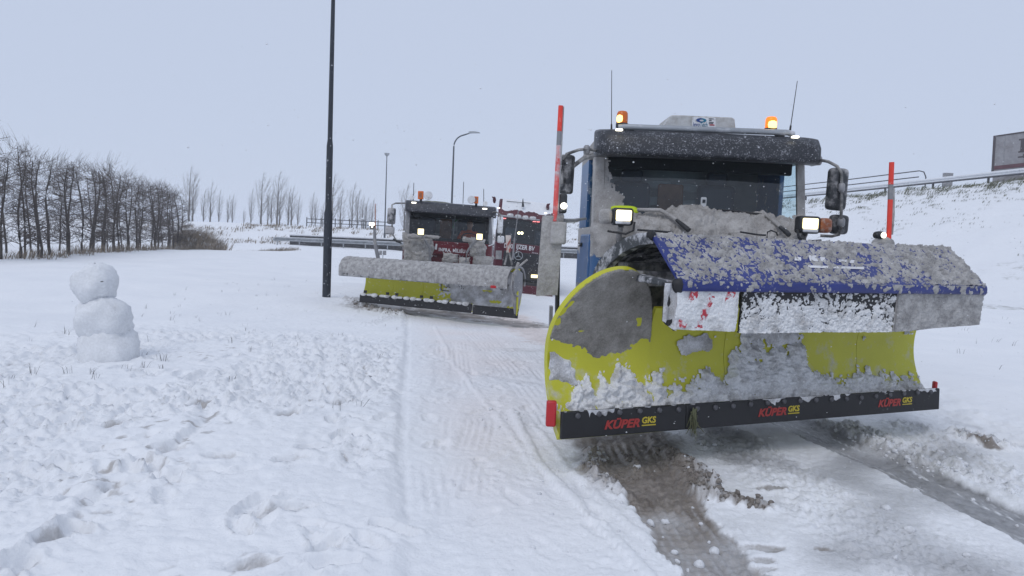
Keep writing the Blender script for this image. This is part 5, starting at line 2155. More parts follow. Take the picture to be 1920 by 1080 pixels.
crust('snow_crust', fL, 30, 60, lambda P, U, V: .006 + .016 * (pn(P, 12, 286) + .1), CR_MIX, T1, 'W', cut=.004, kind='stuff')
m = MB()
m.prism([pw(.57, -.12, 1.42), pw(.57, .28, 1.40), pw(.57, .28, 1.36), pw(.57, -.12, 1.37)], Tb * .10)
m.build('hood_bracket', HOODREAR, T1, 'W', bevel=.01)

# marker stakes with their lamps and the left splash plate
Ym = 5.35
q = [at(px, py, Ym) for px, py in ((1005, 555), (1045, 553), (1058, 405), (1056, 400), (1021, 404), (1016, 410))]
m = MB()
m.prism(q, (0, .012, 0))
sp = m.build('splash_plate', GREYM, T1, 'W')
_q = np.array([tuple(v_) for v_ in (at(1005, 555, Ym), at(1045, 553, Ym), at(1057, 404, Ym), at(1017, 405, Ym))])
crust('snow_crust', lambda u, v: (_q[0] * ((1 - u) * (1 - v))[:, None] + _q[1] * (u * (1 - v))[:, None] + _q[2] * (u * v)[:, None] + _q[3] * ((1 - u) * v)[:, None]) - np.array([0, .004, 0]),
      40, 110, lambda P, U, V: .008 + .004 * fbm(P, 24, 3, 290) + .006 * pn(P, 7, 291), CR_GREY, sp, 'W', kind='stuff')
MB().box(at(1047, 437, Ym - .03), (.12, .05, .17)).build('plate_bracket', CR_GREY, sp, 'W', bevel=.015)
m = MB()
m.tube([at(1047, 430, Ym + .05), at(1045, 560, Ym + .05), at(1044, 640, Ym + .05)], .018, 8)
m.build('plate_post', BLACK, sp, 'W')
m = MB()
m.prism([at(px, py, Ym + .25) for px, py in ((1027, 700), (1033, 700), (1037, 575), (1031, 575))], (0, .1, 0))
m.build('side_flap', GREYM, T1, 'W')
m = MB()
m.tube([at(1057, 413, Ym + .02), at(1075, 413, 6.2), at(1098, 410, 7.6)], .014, 8)
m.build('stay_bar', GREYM, T1, 'W')


def stake(T, x0, y0, x1, y1, Y, r, bands):
    a, b = at(x0, y0, Y), at(x1, y1, Y)
    root = None
    for f0, f1, mt in bands:
        m = MB()
        m.tube([a.lerp(b, f0), a.lerp(b, f1 - .001)], r, 10)
        o = m.build('marker_stake' if root is None else 'stake_band', mt, T if root is None else root, 'W', smooth_ang=50)
        root = root or o
    return root


REDW = pmat('stake_red_snowy', (.72, .10, .09), .5, dirt=(.44, .62), dcol=(.58, .55, .56), dscale=11)
s1_ = stake(T1, 1040, 415, 1051.5, 198, Ym, .019, ((0, .66, REDW), (.66, .78, GREYM), (.78, 1, REDP)))
m = MB()
m.tube([at(1043.5, 415, Ym + .01), at(1054, 200, Ym + .01)], .016, 8)
m.build('snow_rime', CR_HOOD, s1_, 'W')
s2_ = stake(T1, 1665.5, 470, 1672, 304, 6.35, .022, ((0, .58, REDP), (.58, .75, GREYM), (.75, 1, REDP)))
m = MB()
m.tube([at(1672, 440, 6.36), at(1673, 400, 6.36), at(1675, 352, 6.36)], [.012, .022, .012], 8)
m.build('snow_rime', CR_HOOD, s2_, 'W')
for px, py, Y, dx in ((1056, 386, Ym - .02, 3), (1655, 441, 6.3, 5)):
    k = Y / FPX
    c = at(px, py, Y)
    m = MB()
    if dx == 3:
        m.box(c + Vector((.0, .06, .02)), (.06, .10, .15))
        hh = m.build('marker_lamp', MIRM, T1, 'W', bevel=.015)
    else:
        m.lathe(c + Vector((-.005, .05, 0)), [(.02, -.05), (.034, -.04), (.038, 0), (.034, .05)], 14, 'Y')
        hh = m.build('marker_lamp', BLACK, T1, 'W', smooth_ang=60)
    l_ = MB()
    l_.lathe(c + Vector((dx * k * .4, -.0, 0)), [(.004, -.012), (.018, -.010), (.026, 0), (.026, .02)], 14, 'Y')
    l_.build('lens', LAMPW, hh, 'W', smooth_ang=80)
V, Q = lump_ball(at(1655, 458, 6.36), .10, .06, .075, 31, 20)
rawmesh('lamp_mount', V, Q, CR_HOOD, T1, 'W')

# things on the blue truck's dashboard
dz = 1.84
c = at(1319, 381, 7.80)
ph = thing('handset', 'small white handset with a grey screen standing on the blue truck dashboard', 'handset', tuple(c - Vector((0, 0, .07))))
MB().box(c, (.065, .03, .135)).build('handset_body', WHITEP, ph, 'W', bevel=.014, seg=3)
MB().box(c + Vector((0, -.017, .02)), (.034, .004, .04)).build('screen', TEXTB, ph, 'W')
HIVIS = pmat('hi_vis_cloth', (.62, .78, .03), .8, var=.2, bump=.4, bscale=30)
for (x0, x1, yt, yb, sd, lab) in ((1142, 1196, 386, 404, 3, 'folded lime hi-vis vest on the left of the blue truck dashboard'), (1322, 1348, 392, 406, 8, 'crumpled lime hi-vis cloth in the middle of the blue truck dashboard')):
    c = at((x0 + x1) / 2, (yt + yb) / 2, 7.86)
    V, Q = lump_ball((0, 0, 0), (x1 - x0) / 2 * 8.12 / FPX, .10, (yb - yt) / 2 * 8.12 / FPX, sd, 24, flat=.4)
    o = rawmesh('hi_vis_vest', V, Q, HIVIS)
    o.location = c
    setp(o, lab, 'vest')


# ------------------------------------------------------------------ the red plough truck
Y2 = 18.3
x2 = at(839, 440, Y2).x
z2 = zg(x2, Y2 + .6)
T2 = thing('plough_truck', 'dark red snow plough truck with snowed-up yellow blade and driver in orange', 'plough truck', (x2, Y2, z2), (0, math.radians(1.7), math.radians(9)))
W2 = 2.36
zt2 = at(839, 381, 18.1).z - z2            # visor top above the ground
R2 = zt2
PLANE = (T2.name, Y2)
VISOR2 = pmat('visor_dusted_red_truck', (.03, .032, .04), .5, dirt=(.55, .80), dcol=(.38, .39, .43), dscale=60)
DOOR2 = pmat('door_snowed', (.10, .02, .025), .5, dirt=(.34, .5), dcol=(.46, .455, .46), dscale=3)
GREYSNOWPAINT = pmat('red_cab_front', (.12, .010, .018), .4, dirt=(.58, .72), dcol=(.45, .44, .44), dscale=7)
cab(T2, W2, R2 - 1.0, R2 - .24, R2, .62, 1.75, GREYSNOWPAINT, DOOR2, VISOR2, GREYM, glass=GLASS2)
MB().box((0, .02, .52), (2.3, .3, .34)).build('bumper', STEELD, T2, bevel=.05)
wheel_pair(T2, 2.35, 1.15)
wheel_pair(T2, 2.35, 4.6)
for sx in (-.42, .42):
    MB().box((sx, 3.2, .78), (.09, 6.0, .26)).build('chassis_beam', STEELD, T2)
TARP = pmat('hopper_tarp', (.16, .17, .12), .8, dirt=(.5, .65), dcol=(.5, .5, .5))
MB().prism([(-1.15, 2.05, 1.2), (1.15, 2.05, 1.2), (1.17, 2.05, R2 - .05), (-1.17, 2.05, R2 - .05)], (0, 4.0, 0)).build('salt_hopper', GREYM, T2, bevel=.02)
MB().prism([(-1.15, 2.0, R2 - .05), (1.0, 2.0, R2 - .05), (.75, 2.0, R2 + .04), (-.1, 2.0, R2 + .13), (-.6, 2.0, R2 + .13), (-1.1, 2.0, R2 + .05)], (0, 4.0, 0)).build('hopper_cover', TARP, T2, bevel=.03)
# roof lamps
Yr = 18.15
for px, py, w, h in ((789, 366, 10, 15), (893, 375, 8, 13)):
    k = Yr / FPX
    c = at(px, py, Yr)
    MB().box(c, (w * k, .10, h * k)).build('beacon', ORANGE, T2, 'W', bevel=.012)
    MB().box(c + Vector((0, -.055, 0)), (w * k * .45, .01, h * k * .6)).build('beacon_grille', ORANGED, T2, 'W')
    MB().box(c + Vector((0, .05, -h * k * .5 - .05)), (.06, .06, .12)).build('beacon_foot', BLACK, T2, 'W')
for px, py, d in ((803, 366.5, 16), (884, 374.5, 15), (772, 370, 9), (910, 381.5, 9)):
    k = Yr / FPX
    m = MB()
    r = d * k / 2
    m.lathe(at(px, py, Yr - .03), [(r * .3, -.03), (r * .92, -.03), (r, 0), (r * .9, .06), (r * .4, .1)], 20, 'Y')
    m.build('work_light', WHITEP, T2, 'W', smooth_ang=50)
for px, py in ((776, 380), (909, 391.5)):
    MB().box(at(px, py, 17.9), (.12, .05, .035)).build('marker_lamp', LAMPW, T2, 'W', bevel=.01)
for a, b in (((868, 382), (869.5, 341)), ((907, 386), (907, 354)), ((775, 376), (776, 343))):
    m = MB()
    m.tube([at(*a, Yr), at(*b, Yr)], .009, 5)
    m.build('antenna', BLACK, T2, 'W')
# mirrors
MIR2 = pmat('mirror_snowed', (.05, .052, .056), .5, dirt=(.36, .5), dcol=(.46, .45, .46), dscale=5)
mirror(T2, 734, 405, 15, 30, 18.0, [(760, 381, 18.2), (742, 381, 18.0), (735, 384, 17.95), (735, 396, 17.9)], mat=MIR2, r=.02, yaw=-.3)
mirror(T2, 731, 432, 17, 15, 18.0, [(735, 420, 17.95), (737, 440, 17.95), (742, 450, 18.0), (750, 452, 18.2)], name='wide_angle_mirror', mat=MIR2, r=.02)
mirror(T2, 938, 422, 10, 32, 18.0, [(921, 399, 18.2), (930, 397, 18.0), (938, 402, 17.95), (938, 412, 17.95)], mat=WHITEP, r=.02)
mirror(T2, 939, 449, 13, 14, 18.0, [(938, 434, 17.95), (939, 445, 17.95)], name='wide_angle_mirror', mat=WHITEP, r=.015)
m = MB()
m.tube([at(922, 398, 18.14), at(924, 440, 18.14), at(925, 458, 18.14), at(916, 461, 18.10)], .016, 6)
m.build('door_edge_snow', SNOWM, T2, 'W')
m = MB()
m.tube([at(753, 456, 18.0), at(744, 453, 18.0), at(737, 448, 18.0)], .022, 6)
m.build('mirror_bracket', BLACK, T2, 'W')
# lettering on the panel under the windscreen
PANEL = pmat('maroon_panel', (.13, .008, .016), .4, dirt=(.66, .8), dcol=(.4, .39, .39), dscale=9)
Yp = 18.20
q = [at(px, py, Yp) for px, py in ((812, 475), (878, 480), (879, 463), (818, 456))]
MB().prism(q, (0, .05, 0)).build('name_panel', PANEL, T2, 'W')
xd = at(872, 474, Yp - .02) - at(822, 470, Yp - .02)
text('INFRA, MILIEU', 'lettering', TEXTW, T2, at(822.5, 470.5, Yp - .016), xd, (0, 0, 1), .12, width=xd.length * .99, spacing=1.1, bold=.004)
MB().prism([at(px, py, Yp - .012) for px, py in ((815, 467.5), (819, 468), (820, 457.5), (817, 457))], (0, .006, 0)).build('white_mark', TEXTW, T2, 'W')


def wpatch(name, quad, Y, hf, mat, T, n=(70, 50), bulge=.0):
    Q4 = np.array([tuple(at(px, py, Y)) for px, py in quad])       # bottom left, bottom right, top right, top left

    def f(u, v):
        P = (Q4[0] * ((1 - u) * (1 - v))[:, None] + Q4[1] * (u * (1 - v))[:, None] + Q4[2] * (u * v)[:, None] + Q4[3] * ((1 - u) * v)[:, None])
        P[:, 1] -= bulge * np.sin(PI * u) ** .5 * np.sin(PI * np.clip(v, 0, 1)) ** .5
        return P
    return crust(name, f, n[0], n[1], hf, mat, T, 'W', kind='stuff')


def hp(seed, amp=.03, edge=.12):
    return lambda P, U, V: .022 + amp * fbm(P, 4, 4, seed, .6, True) - .2 * np.clip(edge - np.minimum(np.minimum(U, 1 - U), np.minimum(V, 1 - V)), 0, 1) - .03 * smooth(.1, .6, pn(P, 2.2, seed + 5)) * 0


def hp2(seed, amp, edge, k=3.5):
    def f(P, U, V):
        d = np.minimum(np.minimum(U, 1 - U), np.minimum(V, 1 - V)) + .10 * fbm(P, k, 3, seed)
        return .05 * np.clip((d - edge) * 9, -1, 1) + amp * fbm(P, 4.5, 4, seed + 2, .6, True) + .006 * pn(P, 18, seed + 3)
    return f


LB2 = [((748, 496), (812, 499), (818, 440), (752, 434)), ((770, 497), (806, 499), (813, 470), (768, 466)),
       ((826, 492), (862, 495), (862, 475), (829, 472)), ((880, 484), (912, 487), (912, 448), (876, 443)), ((884, 500), (930, 503), (928, 480), (882, 477)), ((858, 495), (882, 496), (882, 482), (858, 481))]
for k, qd in enumerate(LB2):
    wpatch('snow_crust', qd, 18.14 - .03 * k, hp2(300 + 7 * k, .022, .07), CR_GREY, T2, n=(90, 70), bulge=.08)
wpatch('snow_crust', ((757, 448), (832, 450), (826, 441), (762, 435)), 17.95, hp(320, .02, .2), CR_GREY, T2, bulge=.12)
wpatch('snow_crust', ((865, 452), (893, 458), (890, 446), (866, 441)), 17.95, hp(321, .02, .2), CR_GREY, T2, bulge=.12)
# plough lights on bent arms
for pts, (lx, ly) in (((( 806, 492, 17.7), (805.5, 466, 17.7), (800, 455, 17.65), (792, 443, 17.6)), (789, 434.5)), (((873.5, 492, 17.7), (875, 474, 17.7), (885, 458, 17.65), (896, 449, 17.6)), (899, 444))):
    m = MB()
    m.tube([at(*p_) for p_ in pts], .032, 8)
    ar = m.build('light_arm', GREYM, T2, 'W', smooth_ang=50)
    k = 17.55 / FPX
    c = at(lx, ly, 17.55)
    MB().box(c + Vector((0, .06, 0)), (13.5 * k, .11, 13.5 * k)).build('light_housing', BLACK, ar, 'W', bevel=.02)
    MB().box(c, (11 * k, .03, 11 * k)).build('lens', LAMPON, ar, 'W', bevel=.012)
# the plough blade
PLANE = None
z2b = at(839, 440, Y2).z
zb2 = z2 + .27
A2, B2 = gp(676, 563.5, zb2), gp(969, 592, zb2)
A2.y, A2.x = A2.y, A2.x
T2b = B2 - A2
L2 = T2b.length
T2b.normalize()
N2 = Vector((T2b.y, -T2b.x, 0))
if N2.y > 0:
    N2 = -N2
tA, tT, tN = np.array(A2), np.array(T2b), np.array(N2)


def qw(s, o, z):
    return A2 + T2b * s + N2 * o + Vector((0, 0, z))


def qwn(s, o, z):
    return tA + s[:, None] * tT + o[:, None] * tN + np.stack([0 * z, 0 * z, z], -1)


def z_on(s, o, py):
    """height above the blade foot that shows at photo row py"""
    lo, hi = -.5, 2.5
    for _ in range(40):
        mid_ = (lo + hi) / 2
        v = CAMR.transposed() @ (qw(s, o, mid_) - EYE)
        if 540 - v.y / -v.z * FPX > py:
            lo = mid_
        else:
            hi = mid_
    return lo


HH0, HH1 = z_on(0, 0, 483), z_on(L2, 0, 503)
HB0, HB1 = z_on(.1, .25, 521), z_on(L2, .25, 541)
HT = (HH0 + HH1) / 2
HBt = (HB0 + HB1) / 2


def prof2(t):
    """moldboard profile from foot to crown, rolled forward at the top"""
    z = HT * t
    return -.18 * np.sin(PI * np.clip(t, 0, 1)), z


nP = 5
for k in range(nP):
    uu, vv = np.meshgrid(np.linspace(k / nP + .0006, (k + 1) / nP - .0006, 8), np.linspace(0, .96, 20), indexing='ij')
    o_, z_ = prof2(vv.ravel())
    idx = np.arange(160).reshape(8, 20)
    Q = np.stack([idx[:-1, :-1], idx[1:, :-1], idx[1:, 1:], idx[:-1, 1:]], -1).reshape(-1, 4)
    o = rawmesh('moldboard_panel', qwn(uu.ravel() * L2, o_, z_), Q, YEL2, T2, 'W')
    md = o.modifiers.new('Solidify', 'SOLIDIFY')
    md.thickness = .04
    md.offset = -1
    o.modifiers.new('EdgeSplit', 'EDGE_SPLIT').split_angle = math.radians(50)
# hood rolled over the top
s_l, s_r = -.42, L2 - .10
hoodp = []
for k in range(11):
    a = math.radians(150 - 165 * k / 10)
    hoodp.append((.02 + .30 * math.cos(a), HT - .30 + .30 * math.sin(a)))
hoodp[-1] = (.335, HBt + .02)
HOOD2 = pmat('grey_hood', (.10, .10, .105), .6, dirt=(.4, .55), dcol=(.45, .45, .46), dscale=9)
nH = 5
hood2 = None
for k in range(nH):
    a, b = s_l + (s_r - s_l) * k / nH, s_l + (s_r - s_l) * (k + 1) / nH
    m = MB()
    m.prism([qw(a + .006, o, z) for o, z in hoodp] + [qw(a + .006, o * .95, z - .015) for o, z in hoodp[::-1]], T2b * (b - a - .012))
    o = m.build('plough_hood' if hood2 is None else 'hood_section', HOOD2, T2 if hood2 is None else hood2, 'W', smooth_ang=60)
    hood2 = hood2 or o
hp_o, hp_z = np.array([q_[0] for q_ in hoodp[::-1]]), np.array([q_[1] for q_ in hoodp[::-1]])


def hood2_surf(u, v):
    t = v * (len(hp_o) - 1)
    return qwn(s_l + (s_r - s_l) * u, np.interp(t, np.arange(len(hp_o)), hp_o), np.interp(t, np.arange(len(hp_o)), hp_z))


def h_hood2(P, U, V):
    seam = np.zeros_like(U)
    for k in range(1, nH):
        seam = np.maximum(seam, np.exp(-((U - k / nH - .012 * np.sin(k * 5) * V) / .0022) ** 2))
    low = .010 * np.clip((V - .03 - .04 * smooth(.25, .0, U)) * 30, -1, 1)
    return low + .012 + .006 * fbm(P, 3, 3, 330) + .010 * fbm(P, 14, 4, 331, .6, True) - .022 * seam - .03 * smooth(.3, .6, pn(P, 2.5, 332)) * smooth(.75, .95, V)


crust('snow_crust', hood2_surf, 330, 60, h_hood2, CR_HOOD, hood2, 'W', cut=.0, kind='stuff')
m = MB()
m.prism([qw(L2 - .02, o, z) for o, z in ((-.02, .05), (.10, .04), (.30, HBt - .05), (.34, HBt + .02), (.30, HT - .12), (.1, HT - .01), (-.2, HT - .12), (-.22, HT * .5))], T2b * .03)
m.build('blade_end_plate', GREYM, T2, 'W')
ring = [qw(L2 + .02, .02 + .30 * math.cos(a) - .02, HT - .30 + .32 * math.sin(a)) for a in [math.radians(200 - 15 * k) for k in range(20)]]
m = MB()
m.tube(ring, .022, 8)
m.build('hood_hose', GREYM, T2, 'W', smooth_ang=60)
m = MB()
m.tube([qw(L2 - .02, .1, HT - .02), qw(L2 + .04, .12, HT + .12)], .03, 8)
m.tube([at(974, 499, 15.2), at(980, 494, 15.2), at(989, 486.5, 15.2)], .022, 8)
m.build('hose_bracket', CR_GREY, T2, 'W')
m = MB()
m.prism([qw(L2 - .01, o, z) for o, z in ((.0, .0), (.05, .0), (.09, .5), (.02, .55))], T2b * .045)
m.build('yellow_end_strip', YEL2, T2, 'W', bevel=.02)
# cutting edges and their snow, bolt plates
for a, b, dz_ in ((0, L2 * .735, 0), (L2 * .745, L2 + .04, -.02)):
    m = MB()
    m.prism([qw(a, o, z + dz_) for o, z in ((.02, -.04), (.05, -.035), (.035, .17), (.0, .17))], T2b * (b - a))
    m.build('cutting_edge', RUBBER, T2, 'W', bevel=.006)
for px in (687.5, 732, 750, 797, 815.5):
    f = (px - 676) / (969 - 676)
    s = L2 * f * 1.02 / (1 + .0 * f)
    MB().box(qw(s, .04, .235 - .0), (.075, .03, .06)).build('bolt_plate', RUBBER, T2, 'W')
nS = 17
for k in range(nS):
    s = .12 + k * (L2 * .72) / nS
    V, Q = lump_ball(qw(s + .03 * math.sin(k * 9), .05, .165), .085, .03, .04 + .012 * math.sin(k * 4), 50 + k, 14)
    rawmesh('snow_clump', V, Q, CR_WHITE, T2, 'W')


def bl2_surf(u, v):
    o_, z_ = prof2(v * .9)
    return qwn(u * L2, o_ + .008, z_)


def h_bl2(P, U, V):
    lim = .565 + .05 * pn(P, 2.5, 340) + .02 * pn(P, 9, 341) - .12 * (V - .35)
    e = np.clip((U - lim) * 9, -1, 1)
    bare = smooth(.15, .45, fbm(P, 2.3, 3, 342)) * smooth(.25, .15, V) + 1.2 * np.exp(-(((U - .86) / .05) ** 2 + ((V - .27) / .05) ** 2)) + .9 * np.exp(-(((U - .80) / .06) ** 2 + ((V - .50) / .05) ** 2)) + .8 * np.exp(-(((U - .70) / .05) ** 2 + ((V - .17) / .03) ** 2))
    return .012 * e - .022 * bare + .007 * fbm(P, 9, 4, 343, .6, True)


crust('snow_crust', bl2_surf, 220, 70, h_bl2, CR_MIX, T2, 'W', kind='stuff')
# the printed frame and the bits of lettering that the snow leaves on the blade


def blade2_pt(px, py, lift=.014):
    v = CAMR @ Vector(((px - 960) / FPX, -(py - 540) / FPX, -1.0))
    best = None
    for k in range(60):
        t = k / 59
        o_, z_ = prof2(np.array([t]))
        z_, o_ = float(z_[0]), float(o_[0]) + lift
        c = A2 + N2 * o_ + Vector((0, 0, z_))
        # ray hits the vertical plane at offset o_
        nrm = N2
        d = v * ((c - EYE).dot(nrm) / v.dot(nrm))
        P = EYE + d
        e = abs(P.z - (A2.z + z_))
        if best is None or e < best[0]:
            best = (e, P)
    return best[1]


def strip2(pts, w, name='printed_frame', mat=TEXTB):
    m = MB()
    P = [blade2_pt(*p_) for p_ in pts]
    for a, b in zip(P[:-1], P[1:]):
        t = (b - a).normalized()
        u = t.cross(N2).normalized() * w
        m.prism([a - u - t * w, b - u + t * w, b + u + t * w, a + u - t * w], N2 * .004)
    return m.build(name, mat, T2, 'W')


strip2([(827.5, 531), (827, 542), (829, 544.5), (842, 546)], .009)
strip2([(953.5, 534), (953.5, 544), (938, 543)], .009)
strip2([(834, 538), (839, 538.5), (838, 534)], .008, 'lettering')
strip2([(841.5, 534), (841.5, 538.8), (844, 539)], .008, 'lettering')
strip2([(860, 535.5), (861.5, 538)], .009, 'lettering')
strip2([(865.5, 536), (865.5, 541)], .010, 'lettering')
strip2([(868.5, 541), (869.2, 541.6)], .008, 'lettering')
MB().box(qw(L2 * .90, .345, HBt + .03), (.13, .03, .06)).build('reflector', RED, T2, 'W', bevel=.01)
for s in (.7, 1.6, 2.6, 3.4):
    m = MB()
    m.prism([qw(s, -.05, .05), qw(s, -.24, .5), qw(s, -.05, HT - .2), qw(s, -.5, HT - .3), qw(s, -.5, .1)], T2b * .05)
    m.build('blade_rib', STEELD, T2, 'W')
m = MB()
m.tube([qw(L2 * .5, -.4, .35), Vector((x2, Y2, z2 + .55))], .12, 8)
m.build('push_arm', STEELD, T2, 'W')
m = MB()
m.prism([qw(.4, -.55, .15), qw(.4, -.42, .15), qw(.4, -.42, .6), qw(.4, -.55, .6)], T2b * (L2 - .9))
m.build('blade_beam', STEELD, T2, 'W')
# posts on the blade: left twin lamps with a stake, right stake with a striped board
Ypl = A2.y - .1 + .4
m = MB()
m.tube([at(709, 484, Ypl), at(703, 456, Ypl), at(702, 428, Ypl)], [.05, .045, .03], 8)
pp = m.build('lamp_post_arm', GREYM, T2, 'W', smooth_ang=50)
m = MB()
m.tube([at(704, 430, Ypl), at(703.5, 382, Ypl)], .011, 6)
m.build('marker_stake', ORANGED, pp, 'W')
m = MB()
m.prism([at(px, py, Ypl) for px, py in ((694, 429), (700.5, 429), (703, 420), (702, 417), (693, 416.5), (692, 420))], (0, .12, 0))
m.build('lamp_housing', BLACK, pp, 'W', bevel=.01)
for px, py, r in ((695, 420, .045), (699.3, 420.2, .045), (697.6, 425.6, .022)):
    m = MB()
    m.lathe(at(px, py, Ypl - .01), [(r * .3, -.015), (r * .9, -.01), (r, .01)], 14, 'Y')
    m.build('lens', LAMPW, pp, 'W')
Ypr = 15.6
m = MB()
m.tube([at(961, 487, Ypr), at(965, 446, Ypr)], .020, 8)
m.tube([at(965, 447, Ypr), at(972, 394, Ypr)], .010, 6)
m.build('marker_stake', GREYM, T2, 'W', smooth_ang=50)
SGW = pmat('board_white', (.62, .55, .5), .5, dirt=(.55, .7), dcol=(.5, .45, .42))
SGR = pmat('board_red', (.42, .10, .08), .5, dirt=(.5, .65), dcol=(.5, .42, .4))
q = [at(px, py, Ypr + .12) for px, py in ((949.5, 474), (956, 475), (958.5, 441), (948, 441))]
sbd = MB().prism(q, (0, .02, 0)).build('striped_board', SGW, T2, 'W')
MB().prism([at(px, py, Ypr + .11) for px, py in ((949.5, 470), (957.5, 452), (957.8, 446), (949, 461))], (0, .006, 0)).build('sign_stripe', SGR, sbd, 'W')
MB().prism([at(px, py, Ypr + .11) for px, py in ((954.5, 475), (956.5, 475), (957.3, 461), (954, 468))], (0, .006, 0)).build('sign_stripe', SGR, sbd, 'W')
m = MB()
m.tube([at(952, 474, Ypr + .13), at(946, 497, Ypr)], .025, 6)
m.tube([at(955, 474, Ypr + .13), at(960, 497, Ypr)], .025, 6)
m.build('board_frame', STEELD, T2, 'W')

# ------------------------------------------------------------------ the driver of the red plough truck
def person_driver(loc_local, T):
    M = TM[T.name]
    base = M @ Vector(loc_local)
    verts, edges, rad = [], [], []

    def v(p_, r, parent=None):
        verts.append(p_)
        rad.append(r)
        if parent is not None:
            edges.append((parent, len(verts) - 1))
        return len(verts) - 1
    pel = v((0, 0, .10), (.17, .13))
    ab = v((0, .02, .28), (.16, .12), pel)
    ch = v((0, .0, .46), (.18, .13), ab)
    nk0 = v((0, -.03, .58), (.10, .085), ch)
    nk = v((0, -.05, .65), (.055, .055), nk0)
    h0 = v((0, -.075, .71), (.070, .082), nk)
    h1 = v((0, -.08, .79), (.078, .095), h0)
    h2 = v((0, -.07, .865), (.060, .07), h1)
    ns_ = v((0, -.175, .765), (.014, .016), h1)
    for sx in (-1, 1):
        v((sx * .085, -.06, .775), (.012, .022), h1)
        sh_ = v((sx * .19, -.0, .53), (.085, .085), ch)
        el = v((sx * .30, -.14, .33), (.062, .062), sh_)
        wr_ = v((sx * .17, -.36, .36), (.042, .042), el)
        hd = v((sx * .155, -.43, .385), (.042, .026), wr_)
        for q_ in range(4):
            f0 = v((sx * (.175 - .022 * q_), -.49, .40 + .006 * q_), (.010, .010), hd)
            f1 = v((sx * (.170 - .022 * q_), -.515 + .006 * q_, .375), (.009, .009), f0)
            v((sx * (.165 - .022 * q_), -.495, .35), (.008, .008), f1)
        th_ = v((sx * .12, -.43, .405), (.012, .012), hd)
        v((sx * .10, -.465, .40), (.010, .010), th_)
        hp_ = v((sx * .10, -.06, .08), (.10, .10), pel)
        kn = v((sx * .15, -.46, .12), (.072, .072), hp_)
        an = v((sx * .15, -.58, -.28), (.05, .05), kn)
        v((sx * .15, -.72, -.32), (.045, .035), an)
    me = bpy.data.meshes.new('person')
    me.from_pydata(verts, edges, [])
    o = bpy.data.objects.new('person', me)
    COL.objects.link(o)
    md = o.modifiers.new('Skin', 'SKIN')
    md.use_smooth_shade = True
    for i, r in enumerate(rad):
        me.skin_vertices[0].data[i].radius = r
    me.skin_vertices[0].data[0].use_root = True
    sb_ = o.modifiers.new('Subsurf', 'SUBSURF')
    sb_.levels = sb_.render_levels = 2
    dg = bpy.context.evaluated_depsgraph_get()
    m2 = bpy.data.meshes.new_from_object(o.evaluated_get(dg))
    o.modifiers.clear()
    o.data = m2
    m2.materials.clear()
    for mt in (pmat('orange_jacket', (.55, .085, .02), .8, bump=.4, bscale=20), pmat('skin', (.40, .235, .17), .55, var=.05, bump=0), pmat('dark_trousers', (.02, .025, .04), .85)):
        m2.materials.append(mt)
    for p_ in m2.polygons:
        c = p_.center
        k = 0
        if c.z > .635 or (c.y < -.385 and c.z > .30):
            k = 1
        elif c.z < .15:
            k = 2
        p_.material_index = k
        p_.use_smooth = True
    o.location = base
    o.rotation_euler = T.rotation_euler
    TM[o.name] = Matrix.Translation(base) @ Euler(T.rotation_euler).to_matrix().to_4x4()
    setp(o, 'person in an orange work jacket holding the steering wheel of the red plough truck', 'person')
    # hair, eyes, mouth
    V, Q = lump_ball((0, -.055, .815), .088, .098, .085, 77, 24)
    keep = [i for i, q_ in enumerate(Q) if not (V[q_].mean(0)[1] < -.095 and V[q_].mean(0)[2] < .845) and V[q_].mean(0)[2] > .755]
    rawmesh('hair', V, Q[keep], pmat('grey_hair', (.10, .09, .085), .9), o)
    m = MB()
    for sx in (-1, 1):
        m.lathe((sx * .032, -.158, .797), [(.002, -.008), (.009, -.004), (.009, .004), (.002, .008)], 8, 'Y')
    m.box((0, -.150, .728), (.05, .012, .008))
    m.box((.034, -.16, .815), (.03, .008, .006)).box((-.034, -.16, .815), (.03, .008, .006))
    m.build('facial_features', DARK, o)
    return o


person_driver((.60, .98, R2 - 1.0 - .27), T2)
m = MB()
m.tube([(.14, .9, R2 - .62), (.17, .95, R2 - .45), (.25, 1.0, R2 - .36), (.36, 1.05, R2 - .33)], .02, 6)
m.build('green_hose', pmat('green_strap', (.03, .25, .06), .5), T2)
m = MB()
m.tube([(.10, .22, R2 - .98), (.13, .25, R2 - .30)], .012, 6)
m.build('screen_strip', GALV, T2)

# ------------------------------------------------------------------ the dark red lorry behind
Y3 = 27.0
x3 = at(982, 440, Y3).x
z3 = zg(x3, Y3 + .6)
T3 = thing('red_lorry', 'dark red lorry with snowy roof and round star badge waiting behind both ploughs', 'lorry', (x3, Y3, z3), (0, math.radians(4.0), math.radians(2)))
zl = lambda py, px=982: at(px, py, Y3).z - z3
W3 = 2.46
hw = W3 / 2
zs0, zs1, zr = zl(458), zl(414), zl(376)
out = rrect(W3, 2.1, .18)
LORRY = pmat('lorry_maroon', (.075, .007, .017), .32, dirt=(.68, .8), dcol=(.5, .5, .5), dscale=6)
MB().prism([(x, y, .75) for x, y in out], (0, 0, zs0 - .75)).build('cab_body', LORRY, T3, bevel=.03)
m = MB()
m.prism([(-hw, .12, zs1), (-hw, .20, zs1 + .3), (-hw + .0, .75, zr), (-hw, 2.1, zr), (-hw, 2.1, zs1)], (W3, 0, 0))
rf = m.build('roof', LORRY, T3, bevel=.05)
MB().box((0, 2.05, (zs0 + zs1) / 2), (W3 - .1, .08, zs1 - zs0)).build('rear_wall', DARK, T3)
m = MB()
m.add([(-hw + .12, .03, zs0), (hw - .12, .03, zs0), (hw - .12, .14, zs1), (-hw + .12, .14, zs1)], [(0, 1, 2, 3)])
m.build('windscreen', GLASS, T3)
